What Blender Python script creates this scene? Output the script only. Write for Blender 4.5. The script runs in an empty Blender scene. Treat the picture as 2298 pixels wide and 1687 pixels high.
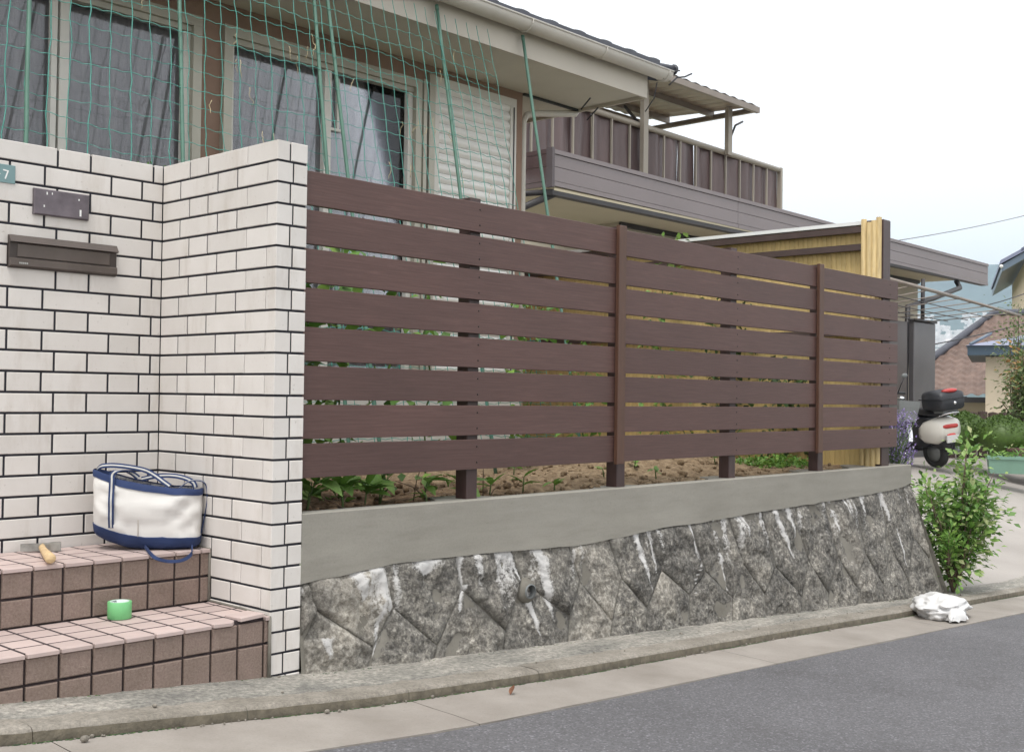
import bpy, bmesh, math, random
from math import sin, cos, pi, radians, sqrt, exp
from mathutils import Vector, Matrix, noise, Euler

S = bpy.context.scene
C = S.collection
RND = random.Random(7)

# ------------------------------------------------------------------ camera
cd = bpy.data.cameras.new('camera')
cam = bpy.data.objects.new('camera', cd); C.objects.link(cam)
cam.location = (-2.26742, -3.02348, 0.90562)
cam.rotation_euler = (1.58846, -0.013276, -0.822486)
cd.sensor_width = 36.0
cd.lens = 2578.99 / 2298 * 36
cd.clip_start = 0.05
cd.clip_end = 12000
S.camera = cam

# ------------------------------------------------------------------ world, sun, exposure
SUN_EL, SUN_AZ = 66.0, 240.0          # azimuth clockwise from +Y (north)
w = bpy.data.worlds.new('World'); S.world = w; w.use_nodes = True
wn = w.node_tree; bg = wn.nodes['Background']
sky = wn.nodes.new('ShaderNodeTexSky'); sky.sky_type = 'NISHITA'; sky.sun_disc = False
sky.sun_elevation = radians(SUN_EL); sky.sun_rotation = radians(SUN_AZ)
sky.air_density = 1.0; sky.dust_density = 6.0; sky.ozone_density = 1.0
hs = wn.nodes.new('ShaderNodeHueSaturation'); hs.inputs['Saturation'].default_value = 0.22
hs.inputs['Value'].default_value = 1.0
wn.links.new(sky.outputs[0], hs.inputs['Color'])
cm_ = wn.nodes.new('ShaderNodeMix'); cm_.data_type = 'RGBA'      # bright cloud cover over the clear sky
cm_.inputs[0].default_value = .86; cm_.inputs[7].default_value = (8.2, 8.2, 8.2, 1)
wn.links.new(hs.outputs[0], cm_.inputs[6]); wn.links.new(cm_.outputs[2], bg.inputs[0])
bg.inputs[1].default_value = 0.15
sl = bpy.data.lights.new('sun', 'SUN'); sl.energy = 1.5; sl.angle = radians(16); sl.color = (1, .97, .92)
so = bpy.data.objects.new('sun', sl); C.objects.link(so)
az = radians(SUN_AZ); el = radians(SUN_EL)
sd = Vector((sin(az) * cos(el), cos(az) * cos(el), sin(el)))
so.rotation_euler = sd.to_track_quat('Z', 'Y').to_euler(); so.location = (0, 0, 30)
S.view_settings.view_transform = 'Standard'; S.view_settings.look = 'None'
S.view_settings.gamma = 1; S.view_settings.use_curve_mapping = False
S.view_settings.exposure = 0.46

# ------------------------------------------------------------------ materials
MATS = {}
def newmat(name):
    m = bpy.data.materials.new(name); m.use_nodes = True
    nt = m.node_tree; p = nt.nodes['Principled BSDF']
    MATS[name] = m
    return m, nt, p
def N(nt, t, **k):
    n = nt.nodes.new(t)
    for a, v in k.items():
        if a.startswith('i_'): n.inputs[a[2:].replace('_', ' ')].default_value = v
        else: setattr(n, a, v)
    return n
def tex(nt, scale, detail=4, rough=.6, stretch=(1, 1, 1), coord='Object', rnd=False, dist=0.0):
    tc = N(nt, 'ShaderNodeTexCoord'); mp = N(nt, 'ShaderNodeMapping')
    mp.inputs['Scale'].default_value = stretch
    nt.links.new(tc.outputs[coord], mp.inputs[0])
    if rnd:
        oi = N(nt, 'ShaderNodeObjectInfo'); cm = N(nt, 'ShaderNodeCombineXYZ')
        mu = N(nt, 'ShaderNodeMath', operation='MULTIPLY'); mu.inputs[1].default_value = 37.0
        nt.links.new(oi.outputs['Random'], mu.inputs[0])
        for i in range(3): nt.links.new(mu.outputs[0], cm.inputs[i])
        nt.links.new(cm.outputs[0], mp.inputs['Location'])
    n = N(nt, 'ShaderNodeTexNoise'); n.inputs['Scale'].default_value = scale
    n.inputs['Detail'].default_value = detail; n.inputs['Roughness'].default_value = rough
    n.inputs['Distortion'].default_value = dist
    nt.links.new(mp.outputs[0], n.inputs['Vector'])
    return n
def ramp(nt, src, stops):
    r = N(nt, 'ShaderNodeValToRGB'); e = r.color_ramp.elements
    while len(e) > 1: e.remove(e[-1])
    e[0].position = stops[0][0]; e[0].color = tuple(stops[0][1]) + (1,)
    for p_, c in stops[1:]:
        q = e.new(p_); q.color = tuple(c) + (1,)
    nt.links.new(src, r.inputs[0]); return r
def mixc(nt, a, b, fac, mode='MIX'):
    m = N(nt, 'ShaderNodeMix', data_type='RGBA', blend_type=mode)
    for s, v in ((m.inputs[0], fac), (m.inputs[6], a), (m.inputs[7], b)):
        if hasattr(v, 'links') or hasattr(v, 'is_linked'): nt.links.new(v, s)
        else: s.default_value = v if isinstance(v, (int, float)) else tuple(v) + (1,)
    return m.outputs[2]
def bump(nt, p, h, strength=.3, dist=.005):
    b = N(nt, 'ShaderNodeBump'); b.inputs['Strength'].default_value = strength
    b.inputs['Distance'].default_value = dist
    nt.links.new(h, b.inputs['Height']); nt.links.new(b.outputs[0], p.inputs['Normal']); return b
def simple(name, col, rough=.6, var=.12, scale=8, bs=0, bd=.003, bsc=60, metal=0, spec=.5, rnd=0, stretch=(1, 1, 1), coat=0):
    """base colour with noise variation (plus per-object variation) and fine relief"""
    m, nt, p = newmat(name)
    n = tex(nt, scale, stretch=stretch, rnd=rnd > 0)
    lo = [c * (1 - var) for c in col]; hi = [min(1, c * (1 + var)) for c in col]
    out = ramp(nt, n.outputs[0], [(.3, lo), (.7, hi)]).outputs[0]
    if rnd:
        oi = N(nt, 'ShaderNodeObjectInfo'); mr = N(nt, 'ShaderNodeMapRange')
        mr.inputs[3].default_value = 1 - rnd; mr.inputs[4].default_value = 1 + rnd
        nt.links.new(oi.outputs['Random'], mr.inputs[0])
        cx = N(nt, 'ShaderNodeCombineXYZ')
        for i in range(3): nt.links.new(mr.outputs[0], cx.inputs[i])
        out = mixc(nt, out, cx.outputs[0], 1.0, 'MULTIPLY')
    nt.links.new(out, p.inputs['Base Color'])
    p.inputs['Roughness'].default_value = rough; p.inputs['Metallic'].default_value = metal
    p.inputs['Specular IOR Level'].default_value = spec
    if coat: p.inputs['Coat Weight'].default_value = coat
    if bs:
        nb = tex(nt, bsc, 5, .65, stretch=stretch); bump(nt, p, nb.outputs[0], bs, bd)
    return m

# -- tiles on the gate wall: cream glaze, faint grime that gathers towards the top edge of some
def m_tile():
    m, nt, p = newmat('cream wall tile')
    n = tex(nt, 5, 5, .6, rnd=True); n2 = tex(nt, 240, 3, .6)
    base = ramp(nt, n.outputs[0], [(.25, (.60, .565, .53)), (.6, (.665, .632, .602)), (.8, (.69, .66, .63))]).outputs[0]
    sp = ramp(nt, tex(nt, 90, 2, .5, rnd=True).outputs[0], [(.24, (.45, .42, .38)), (.30, (1, 1, 1))]).outputs[0]
    base = mixc(nt, base, sp, .35, 'MULTIPLY')
    tg = N(nt, 'ShaderNodeTexCoord'); st = tex(nt, 3.0, 6, .7, stretch=(3.0, 3.0, .7)); 
    mpw = st.inputs['Vector'].links[0].from_node
    geo = N(nt, 'ShaderNodeNewGeometry'); nt.links.new(geo.outputs['Position'], mpw.inputs[0])
    stain = ramp(nt, st.outputs[0], [(.30, (.66, .60, .53)), (.47, (1, 1, 1))]).outputs[0]
    base = mixc(nt, base, stain, .38, 'MULTIPLY')
    oi = N(nt, 'ShaderNodeObjectInfo'); mr = N(nt, 'ShaderNodeMapRange')
    mr.inputs[3].default_value = .95; mr.inputs[4].default_value = 1.04
    nt.links.new(oi.outputs['Random'], mr.inputs[0]); cx = N(nt, 'ShaderNodeCombineXYZ')
    for i in range(3): nt.links.new(mr.outputs[0], cx.inputs[i])
    base = mixc(nt, base, cx.outputs[0], 1.0, 'MULTIPLY')
    nt.links.new(base, p.inputs['Base Color']); p.inputs['Roughness'].default_value = .5
    p.inputs['Specular IOR Level'].default_value = .35
    bump(nt, p, n2.outputs[0], .25, .001)
m_tile()
simple('dark tile grout', (.020, .020, .028), .9, .25, 40, .4, .001, 200)
simple('plaster backing', (.40, .37, .33), .9, .1, 6, .3, .002, 90)

# -- composite board: fine grain along the length
def m_board():
    m, nt, p = newmat('brown composite board')
    g = tex(nt, 6, 6, .75, stretch=(1.0, 20, 34), rnd=True)
    g2 = tex(nt, 3, 4, .7, stretch=(.5, 10, 90), rnd=True)
    c = ramp(nt, g.outputs[0], [(.25, (.066, .034, .030)), (.55, (.098, .053, .046)), (.8, (.128, .073, .063))]).outputs[0]
    scr = ramp(nt, g2.outputs[0], [(.66, (0, 0, 0)), (.74, (1, 1, 1))]).outputs[0]
    c = mixc(nt, c, (.19, .13, .115), N_f(nt, scr, .35))
    big = ramp(nt, tex(nt, 1.6, 3, .5, rnd=True).outputs[0], [(.3, (.9, .9, .9)), (.7, (1.08, 1.06, 1.05))]).outputs[0]
    c = mixc(nt, c, big, 1.0, 'MULTIPLY')
    oi = N(nt, 'ShaderNodeObjectInfo'); mr = N(nt, 'ShaderNodeMapRange'); mr.inputs[3].default_value = .92; mr.inputs[4].default_value = 1.08
    nt.links.new(oi.outputs['Random'], mr.inputs[0]); cx = N(nt, 'ShaderNodeCombineXYZ')
    for i in range(3): nt.links.new(mr.outputs[0], cx.inputs[i])
    c = mixc(nt, c, cx.outputs[0], 1.0, 'MULTIPLY')
    du = ramp(nt, tex(nt, 9, 5, .75, stretch=(.5, 3, 3), rnd=True).outputs[0], [(.55, (1, 1, 1)), (.75, (1.22, 1.22, 1.22))]).outputs[0]
    c = mixc(nt, c, du, 1.0, 'MULTIPLY')
    nt.links.new(c, p.inputs['Base Color']); p.inputs['Roughness'].default_value = .5
    p.inputs['Specular IOR Level'].default_value = .42
    bump(nt, p, g.outputs[0], .22, .0012)
def N_f(nt, colsock, k):
    m = N(nt, 'ShaderNodeMath', operation='MULTIPLY'); m.inputs[1].default_value = k
    nt.links.new(colsock, m.inputs[0]); return m.outputs[0]
m_board()
simple('brown post', (.058, .032, .030), .42, .15, 14, .15, .001, 90, rnd=.05, stretch=(3, 3, .6))
simple('cover strip brown', (.088, .042, .026), .5, .15, 14, .2, .001, 90, stretch=(3, 3, .6))
simple('screw metal', (.02, .015, .015), .4, .1, 9, metal=.6)

# -- fresh mortar coping
def m_conc(name, a, b, sc=2.2, r=.85, pits=True, bs=.25, bd=.002, bsc=70):
    m, nt, p = newmat(name)
    n = tex(nt, sc, 6, .6); f = tex(nt, 140, 3, .6)
    c = ramp(nt, n.outputs[0], [(.3, a), (.7, b)]).outputs[0]
    fc = ramp(nt, f.outputs[0], [(.25, (.80, .80, .80)), (.5, (1, 1, 1)), (.8, (1.1, 1.1, 1.1))]).outputs[0]
    c = mixc(nt, c, fc, .5, 'MULTIPLY')
    if pits:
        v = N(nt, 'ShaderNodeTexVoronoi'); v.inputs['Scale'].default_value = 24
        tc = N(nt, 'ShaderNodeTexCoord'); nt.links.new(tc.outputs['Object'], v.inputs['Vector'])
        pr_ = ramp(nt, v.outputs['Distance'], [(.03, (.35, .33, .3)), (.06, (1, 1, 1))]).outputs[0]
        c = mixc(nt, c, pr_, .55, 'MULTIPLY')
    nt.links.new(c, p.inputs['Base Color']); p.inputs['Roughness'].default_value = r
    nb = tex(nt, bsc, 6, .7); bump(nt, p, nb.outputs[0], bs, bd)
    return m, nt, p
def m_mort():
    m, nt, p = m_conc('smooth mortar', (.240, .226, .195), (.290, .274, .240), 1.6, .8, True, .15, .0015, 60)
    src = p.inputs['Base Color'].links[0].from_socket
    t = tex(nt, 3.2, 6, .65, stretch=(1, 1, 7)); k = ramp(nt, t.outputs[0], [(.3, (.88, .88, .87)), (.5, (1, 1, 1)), (.72, (1.10, 1.10, 1.09))]).outputs[0]
    t2 = tex(nt, 30, 4, .7, stretch=(.12, 1, 4)); k2 = ramp(nt, t2.outputs[0], [(.28, (.90, .90, .89)), (.4, (1, 1, 1)), (.66, (1, 1, 1)), (.75, (1.10, 1.10, 1.09))]).outputs[0]
    c = mixc(nt, mixc(nt, src, k, 1, 'MULTIPLY'), k2, 1, 'MULTIPLY'); nt.links.new(c, p.inputs['Base Color'])
m_mort()
def m_kerb():
    m, nt, p = newmat('kerb concrete')
    n = tex(nt, 4, 6, .65); n2 = tex(nt, 110, 5, .75); n3 = tex(nt, 30, 4, .7)
    c = ramp(nt, n.outputs[0], [(.30, (.20, .18, .15)), (.7, (.34, .31, .27))]).outputs[0]
    g = ramp(nt, n2.outputs[0], [(.30, (.5, .5, .48)), (.5, (1, 1, 1)), (.68, (1.4, 1.38, 1.34))]).outputs[0]
    c = mixc(nt, c, g, .75, 'MULTIPLY')
    g3 = ramp(nt, n3.outputs[0], [(.35, (.75, .75, .74)), (.6, (1.05, 1.05, 1.05))]).outputs[0]
    c = mixc(nt, c, g3, .7, 'MULTIPLY')
    nt.links.new(c, p.inputs['Base Color']); p.inputs['Roughness'].default_value = .95
    bump(nt, p, n2.outputs[0], .9, .006)
m_kerb()
m_conc('gutter concrete', (.225, .20, .175), (.335, .305, .275), 2.6, .92, True, .4, .003, 160)
m_conc('drive concrete', (.27, .25, .23), (.385, .355, .33), .55, .9, False, .3, .003, 60)
m_conc('mortar joint', (.13, .12, .10), (.24, .225, .195), 5, .95, False, .5, .004, 60)

# kerb top strip: patchy dark moss and pale bloom
def m_strip():
    m, nt, p = newmat('weathered strip concrete')
    n = tex(nt, 2.6, 6, .65, stretch=(1, 2.2, 1)); n2 = tex(nt, 55, 6, .8)
    c = ramp(nt, n.outputs[0], [(.30, (.145, .14, .13)), (.48, (.245, .235, .21)), (.66, (.36, .335, .30))]).outputs[0]
    g = ramp(nt, n2.outputs[0], [(.34, (.38, .38, .36)), (.5, (1, 1, 1)), (.64, (1.7, 1.68, 1.62))]).outputs[0]
    c = mixc(nt, c, g, .8, 'MULTIPLY')
    nt.links.new(c, p.inputs['Base Color']); p.inputs['Roughness'].default_value = .95
    bump(nt, p, n2.outputs[0], .9, .006)
m_strip()

def m_asphalt():
    m, nt, p = newmat('asphalt')
    v = tex(nt, 170, 4, .8); n = tex(nt, 1.1, 5, .6)
    c = ramp(nt, n.outputs[0], [(.3, (.105, .103, .108)), (.7, (.140, .137, .144))]).outputs[0]
    vo = N(nt, 'ShaderNodeTexVoronoi'); vo.inputs['Scale'].default_value = 170
    tc = N(nt, 'ShaderNodeTexCoord'); nt.links.new(tc.outputs['Object'], vo.inputs['Vector'])
    st = N(nt, 'ShaderNodeSeparateColor'); nt.links.new(vo.outputs['Color'], st.inputs[0])
    spk = ramp(nt, st.outputs[0], [(.0, (.62, .62, .63)), (.45, (.95, .95, .95)), (.88, (1.15, 1.15, 1.17)), (.97, (2.0, 2.0, 2.1))]).outputs[0]
    c = mixc(nt, c, spk, .75, 'MULTIPLY')
    bl = ramp(nt, tex(nt, .9, 5, .7).outputs[0], [(.34, (.80, .79, .78)), (.48, (1, 1, 1)), (.7, (1.06, 1.06, 1.06))]).outputs[0]; c = mixc(nt, c, bl, 1, 'MULTIPLY')
    nt.links.new(c, p.inputs['Base Color']); p.inputs['Roughness'].default_value = .85
    bump(nt, p, v.outputs[0], .8, .005)
m_asphalt()

# -- old granite blocks: dark lichen, tan granite, white lime runs from the top
def m_stone(name='granite', tan=.35, dark=.6, seed=0, lime=True):
    m, nt, p = newmat(name)
    geo = N(nt, 'ShaderNodeNewGeometry')
    def ntex(scale, det, ro, st=(1, 1, 1), dist=0):
        t = tex(nt, scale, det, ro, stretch=st, dist=dist)
        mp = t.inputs['Vector'].links[0].from_node
        nt.links.new(geo.outputs['Position'], mp.inputs[0]); mp.inputs['Location'].default_value = (seed, seed * .7, 0)
        return t
    big = ntex(2.6, 5, .6); fine = ntex(60, 6, .8); mid = ntex(14, 5, .7)
    a = ramp(nt, fine.outputs[0], [(.32, (.046, .043, .040)), (.45, (.108, .102, .094)), (.55, (.215, .203, .182)), (.68, (.46, .44, .40))]).outputs[0]
    b = ramp(nt, fine.outputs[0], [(.32, (.10, .092, .08)), (.43, (.26, .238, .205)), (.58, (.47, .44, .39)), (.70, (.68, .65, .60))]).outputs[0]
    fac = ramp(nt, big.outputs[0], [(.50 - .12 * tan, (0, 0, 0)), (.72 - .12 * tan, (1, 1, 1))]).outputs[0]
    c = mixc(nt, a, b, N_f(nt, fac, min(1, tan * 2)))
    dk = ramp(nt, mid.outputs[0], [(.34, (.45, .45, .46)), (.5, (.92, .92, .92)), (.64, (1.35, 1.34, 1.32))]).outputs[0]
    dk2 = ramp(nt, ntex(4.5, 4, .6).outputs[0], [(.35, (.60, .60, .60)), (.6, (1.3, 1.29, 1.26))]).outputs[0]
    c = mixc(nt, c, dk2, .8, 'MULTIPLY')
    c = mixc(nt, c, dk, dark, 'MULTIPLY')
    ar = N(nt, 'ShaderNodeAttribute'); ar.attribute_name = 'rim'
    rmid = ntex(7, 5, .7); r1 = N(nt, 'ShaderNodeMath', operation='MULTIPLY_ADD'); r1.inputs[1].default_value = 1.7; nt.links.new(rmid.outputs[0], r1.inputs[0]); nt.links.new(ar.outputs['Fac'], r1.inputs[2])
    r2 = N(nt, 'ShaderNodeMapRange'); r2.inputs[1].default_value = 1.74; r2.inputs[2].default_value = 2.05; nt.links.new(r1.outputs[0], r2.inputs[0])
    mo = ramp(nt, fine.outputs[0], [(.3, (.105, .10, .088)), (.6, (.19, .182, .162))]).outputs[0]
    c = mixc(nt, c, mo, N_f(nt, r2.outputs[0], .8))
    at = N(nt, 'ShaderNodeAttribute'); at.attribute_name = 'lime'
    s1 = N(nt, 'ShaderNodeMath', operation='MULTIPLY_ADD'); s1.inputs[1].default_value = 2.2; nt.links.new(fine.outputs[0], s1.inputs[0]); nt.links.new(at.outputs['Fac'], s1.inputs[2])
    lf = ramp(nt, s1.outputs[0], [(.0, (0, 0, 0)), (1, (1, 1, 1))]); lf.color_ramp.elements[0].position = .0
    mr_ = N(nt, 'ShaderNodeMapRange'); mr_.inputs[1].default_value = 1.42; mr_.inputs[2].default_value = 1.85; nt.links.new(s1.outputs[0], mr_.inputs[0])
    c = mixc(nt, c, (.62, .61, .60), N_f(nt, mr_.outputs[0], .9))
    nt.links.new(c, p.inputs['Base Color']); p.inputs['Roughness'].default_value = .9
    hb = N(nt, 'ShaderNodeMath', operation='ADD'); nt.links.new(fine.outputs[0], hb.inputs[0]); nt.links.new(mid.outputs[0], hb.inputs[1])
    bump(nt, p, hb.outputs[0], .9, .008)
m_stone('granite dark', .22, .8, 3); m_stone('granite mixed', .36, .6, 11); m_stone('granite tan', .8, .3, 23)
simple('unused pale', (.66, .65, .63), .95, .15, 30, .8, .004, 70)

# -- step tiles
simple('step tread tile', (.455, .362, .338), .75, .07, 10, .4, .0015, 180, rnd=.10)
def m_riser():
    m, nt, p = newmat('step riser tile')
    n = tex(nt, 150, 5, .75, rnd=True); b = tex(nt, 9, 3, .5, rnd=True)
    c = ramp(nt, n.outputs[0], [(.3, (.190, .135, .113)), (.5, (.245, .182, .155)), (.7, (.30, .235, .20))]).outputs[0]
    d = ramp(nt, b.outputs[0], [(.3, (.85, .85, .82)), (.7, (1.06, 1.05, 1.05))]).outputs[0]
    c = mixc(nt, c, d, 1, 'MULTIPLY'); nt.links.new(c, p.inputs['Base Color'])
    p.inputs['Roughness'].default_value = .9; bump(nt, p, n.outputs[0], .9, .004)
m_riser()
simple('step grout', (.040, .028, .030), .95, .3, 30, .5, .003, 90)

simple('canvas', (.66, .645, .62), .85, .05, 6, .3, .001, 420)
simple('navy canvas', (.018, .035, .105), .85, .2, 10, .3, .001, 420)
simple('webbing white', (.50, .50, .49), .8, .08, 30, .3, .0008, 400)
simple('steel', (.36, .36, .34), .38, .3, 20, .2, .001, 60, metal=.85)
simple('hammer wood', (.58, .42, .23), .6, .18, 12, .2, .001, 60, stretch=(1, 10, 10))
simple('tape green', (.16, .47, .19), .45, .06, 20, 0)
simple('tape core', (.55, .62, .60), .7, .08, 20, 0)
simple('black ink', (.01, .012, .02), .6, .1, 20, 0)
simple('blue ink', (.02, .07, .16), .6, .1, 20, 0)
simple('mailbox bronze', (.105, .085, .075), .42, .15, 9, .15, .001, 120, metal=.35)
simple('mailbox shade', (.060, .048, .043), .5, .15, 9, .15, .001, 120, metal=.3)
simple('nameplate metal', (.14, .12, .135), .42, .3, 14, .2, .001, 60, metal=.45)
simple('address plate', (.16, .26, .27), .45, .08, 9, 0)
simple('white paint', (.75, .75, .74), .5, .05, 9, 0)

# house
simple('brown stucco', (.285, .190, .145), .95, .12, 3, .5, .003, 120)
simple('eave beige', (.53, .49, .43), .8, .06, 2, .15, .002, 40)
def m_soffit():
    m, nt, p = newmat('soffit board')
    n = tex(nt, 2, 4, .6); c = ramp(nt, n.outputs[0], [(.3, (.52, .50, .43)), (.7, (.60, .575, .50))]).outputs[0]
    nt.links.new(c, p.inputs['Base Color']); p.inputs['Roughness'].default_value = .85
    v = N(nt, 'ShaderNodeTexVoronoi'); v.inputs['Scale'].default_value = 90; v.inputs['Randomness'].default_value = .1
    tc = N(nt, 'ShaderNodeTexCoord'); nt.links.new(tc.outputs['Object'], v.inputs['Vector'])
    bump(nt, p, v.outputs['Distance'], .35, .002)
m_soffit()
simple('gutter pvc', (.58, .55, .50), .45, .08, 3, .05, .001, 30)
simple('eave shadow', (.03, .035, .035), .6, .1, 9)
simple('window alloy', (.42, .40, .34), .4, .08, 4, 0, metal=.2)
simple('window alloy pale', (.66, .64, .60), .4, .06, 4, 0)
simple('shutter slat', (.80, .79, .77), .45, .06, 4, 0)
simple('curtain lace', (.36, .345, .335), .95, .3, 5, .4, .002, 90, stretch=(6, 1, .5))
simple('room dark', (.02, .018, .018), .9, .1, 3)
simple('roof tile dark', (.055, .058, .075), .45, .2, 6, .2, .002, 40, rnd=.1)
simple('house footing', (.60, .59, .56), .9, .1, 4, .3, .002, 60)
def m_glass():
    m, nt, p = newmat('window glass')
    nt.nodes.remove(p); out = nt.nodes['Material Output']
    t = N(nt, 'ShaderNodeBsdfTransparent'); t.inputs[0].default_value = (.90, .90, .92, 1)
    g = N(nt, 'ShaderNodeBsdfGlossy'); g.inputs['Roughness'].default_value = .03; g.inputs[0].default_value = (.9, .92, .95, 1)
    f = N(nt, 'ShaderNodeFresnel'); f.inputs[0].default_value = 1.5
    mx = N(nt, 'ShaderNodeMixShader'); nt.links.new(f.outputs[0], mx.inputs[0]); nt.links.new(t.outputs[0], mx.inputs[1]); nt.links.new(g.outputs[0], mx.inputs[2])
    nt.links.new(mx.outputs[0], out.inputs[0])
m_glass()
simple('pole green', (.085, .185, .14), .45, .12, 12, .1, .001, 60)
simple('net cord', (.07, .27, .225), .6, .2, 20)
simple('dry tendril', (.50, .42, .26), .9, .2, 20)

# bamboo screen, neighbour
simple('screen bamboo', (.52, .385, .165), .6, .10, 9, .15, .001, 60, rnd=.10, stretch=(6, 6, .8))
simple('darkened bamboo', (.42, .315, .15), .65, .2, 14, .2, .001, 60, rnd=.1, stretch=(6, 6, .8))  # bamboo colour darkened to offset the light the bundled canes catch
simple('dark rail', (.072, .048, .044), .55, .15, 8)
simple('pale roof sheet', (.80, .82, .82), .5, .04, 3)
simple('fascia brown', (.205, .176, .180), .45, .05, 1.5)
simple('fascia groove', (.10, .085, .09), .6, .05, 2)
simple('sheet brown', (.115, .078, .078), .4, .35, 1.4, .5, .04, 2.2, stretch=(1.6, 1, .35))
simple('rail beige', (.32, .285, .24), .5, .06, 3)
simple('soffit cream', (.50, .45, .33), .85, .05, 1)
simple('neighbour wall', (.44, .40, .33), .9, .08, 1.2, .2, .003, 30)
simple('door bronze', (.085, .070, .068), .35, .1, 2, metal=.3)
simple('door panel grey', (.115, .108, .112), .35, .1, 2, metal=.3)
simple('polycarbonate brown', (.30, .23, .18), .3, .12, 2, 0)
simple('awning alloy', (.26, .22, .19), .45, .1, 4, metal=.3)
simple('dark iron', (.035, .032, .035), .5, .1, 5)

# vegetation and soil
def m_leaf(name, cols, rough=.5, trans=.25):
    m, nt, p = newmat(name)
    geo = N(nt, 'ShaderNodeNewGeometry')
    c = ramp(nt, geo.outputs['Random Per Island'], [(i / (len(cols) - 1), q) for i, q in enumerate(cols)]).outputs[0]
    n = tex(nt, 30, 3, .5); v = ramp(nt, n.outputs[0], [(.3, (.8, .8, .8)), (.7, (1.15, 1.15, 1.15))]).outputs[0]
    c = mixc(nt, c, v, 1, 'MULTIPLY'); nt.links.new(c, p.inputs['Base Color'])
    p.inputs['Roughness'].default_value = rough
    out = nt.nodes['Material Output']; tr = N(nt, 'ShaderNodeBsdfTranslucent'); nt.links.new(c, tr.inputs[0])
    mx = N(nt, 'ShaderNodeMixShader'); mx.inputs[0].default_value = trans
    nt.links.new(p.outputs[0], mx.inputs[1]); nt.links.new(tr.outputs[0], mx.inputs[2]); nt.links.new(mx.outputs[0], out.inputs[0])
m_leaf('leaf fresh', [(.07, .16, .03), (.12, .26, .045), (.18, .34, .06), (.27, .42, .09)])
m_leaf('leaf bush', [(.06, .13, .03), (.12, .25, .05), (.19, .35, .07), (.28, .43, .12), (.40, .42, .22)])
m_leaf('leaf dark', [(.025, .05, .02), (.04, .085, .028), (.07, .13, .04), (.10, .17, .05)])
m_leaf('leaf dome', [(.06, .11, .02), (.09, .16, .03), (.12, .20, .04)])
m_leaf('leaf tree', [(.07, .12, .035), (.11, .18, .05), (.17, .25, .08), (.28, .30, .16)])
m_leaf('leaf maple', [(.20, .20, .05), (.42, .17, .06), (.30, .25, .07), (.5, .25, .12)])
m_leaf('lavender bloom', [(.22, .14, .40), (.32, .24, .55), (.27, .22, .36), (.42, .36, .62)])
m_leaf('yellow petal', [(.70, .52, .03), (.8, .62, .05)])
simple('twig', (.11, .075, .05), .9, .25, 20)
simple('stem green', (.10, .16, .05), .7, .2, 20)
simple('kerb face moss', (.125, .108, .080), .95, .35, 26, .8, .005, 90)
simple('dry leaf', (.17, .075, .04), .8, .3, 60)
def m_soil():
    m, nt, p = newmat('soil')
    n = tex(nt, 26, 7, .75); b = tex(nt, 2.2, 4, .6)
    c1 = ramp(nt, n.outputs[0], [(.3, (.045, .026, .015)), (.5, (.15, .092, .052)), (.7, (.30, .20, .12))]).outputs[0]
    c2 = ramp(nt, n.outputs[0], [(.3, (.12, .078, .045)), (.5, (.28, .20, .122)), (.7, (.46, .35, .23))]).outputs[0]
    geo = N(nt, 'ShaderNodeNewGeometry'); sx = N(nt, 'ShaderNodeSeparateXYZ'); nt.links.new(geo.outputs['Position'], sx.inputs[0])
    ad = N(nt, 'ShaderNodeMath', operation='ADD'); nt.links.new(sx.outputs[0], ad.inputs[0])
    bb = N(nt, 'ShaderNodeMath', operation='MULTIPLY'); bb.inputs[1].default_value = 1.6; nt.links.new(b.outputs[0], bb.inputs[0]); nt.links.new(bb.outputs[0], ad.inputs[1])
    mr = N(nt, 'ShaderNodeMapRange'); mr.inputs[1].default_value = 1.5; mr.inputs[2].default_value = 2.6; nt.links.new(ad.outputs[0], mr.inputs[0])
    c = mixc(nt, c1, c2, mr.outputs[0]); nt.links.new(c, p.inputs['Base Color'])
    p.inputs['Roughness'].default_value = 1; bump(nt, p, n.outputs[0], 1, .015)
m_soil()
simple('plastic film', (.66, .655, .65), .4, .08, 6, .5, .004, 30)

# vehicles and small things
simple('scooter black', (.014, .014, .018), .28, .2, 5)
simple('scooter box', (.022, .024, .030), .5, .15, 5, .15, .001, 90)
simple('scooter white', (.62, .60, .55), .25, .04, 4, coat=.4)
simple('lens red', (.42, .04, .035), .25, .1, 5)
simple('lens amber', (.8, .35, .22), .25, .1, 5)
simple('chrome', (.7, .7, .72), .15, .05, 5, metal=1)
simple('rubber', (.018, .018, .018), .8, .15, 9)
simple('grey plastic', (.16, .17, .17), .45, .12, 6)
simple('planter green', (.17, .30, .23), .6, .12, 3)
simple('planter brown', (.10, .055, .045), .7, .15, 3)
simple('cream render', (.66, .55, .40), .9, .04, .6)
simple('cream render shade', (.58, .50, .38), .9, .12, .8)
simple('blue roof', (.20, .22, .32), .45, .12, 1.2)
simple('navy fascia', (.045, .075, .11), .5, .1, 2)
simple('slate blue roof', (.11, .15, .20), .4, .15, 2)
simple('brown roof tile', (.155, .105, .085), .7, .22, 3, .4, .02, 8)
simple('log brown', (.05, .032, .026), .9, .3, 3)
simple('cable black', (.03, .03, .035), .7, .1, 3)
simple('hill woodland', (.05, .085, .075), .95, .35, .012)
simple('distant town', (.78, .74, .72), .8, .25, .05)
m_conc('far ground', (.12, .13, .09), (.18, .19, .13), .02, .95, False, .0)

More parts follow.
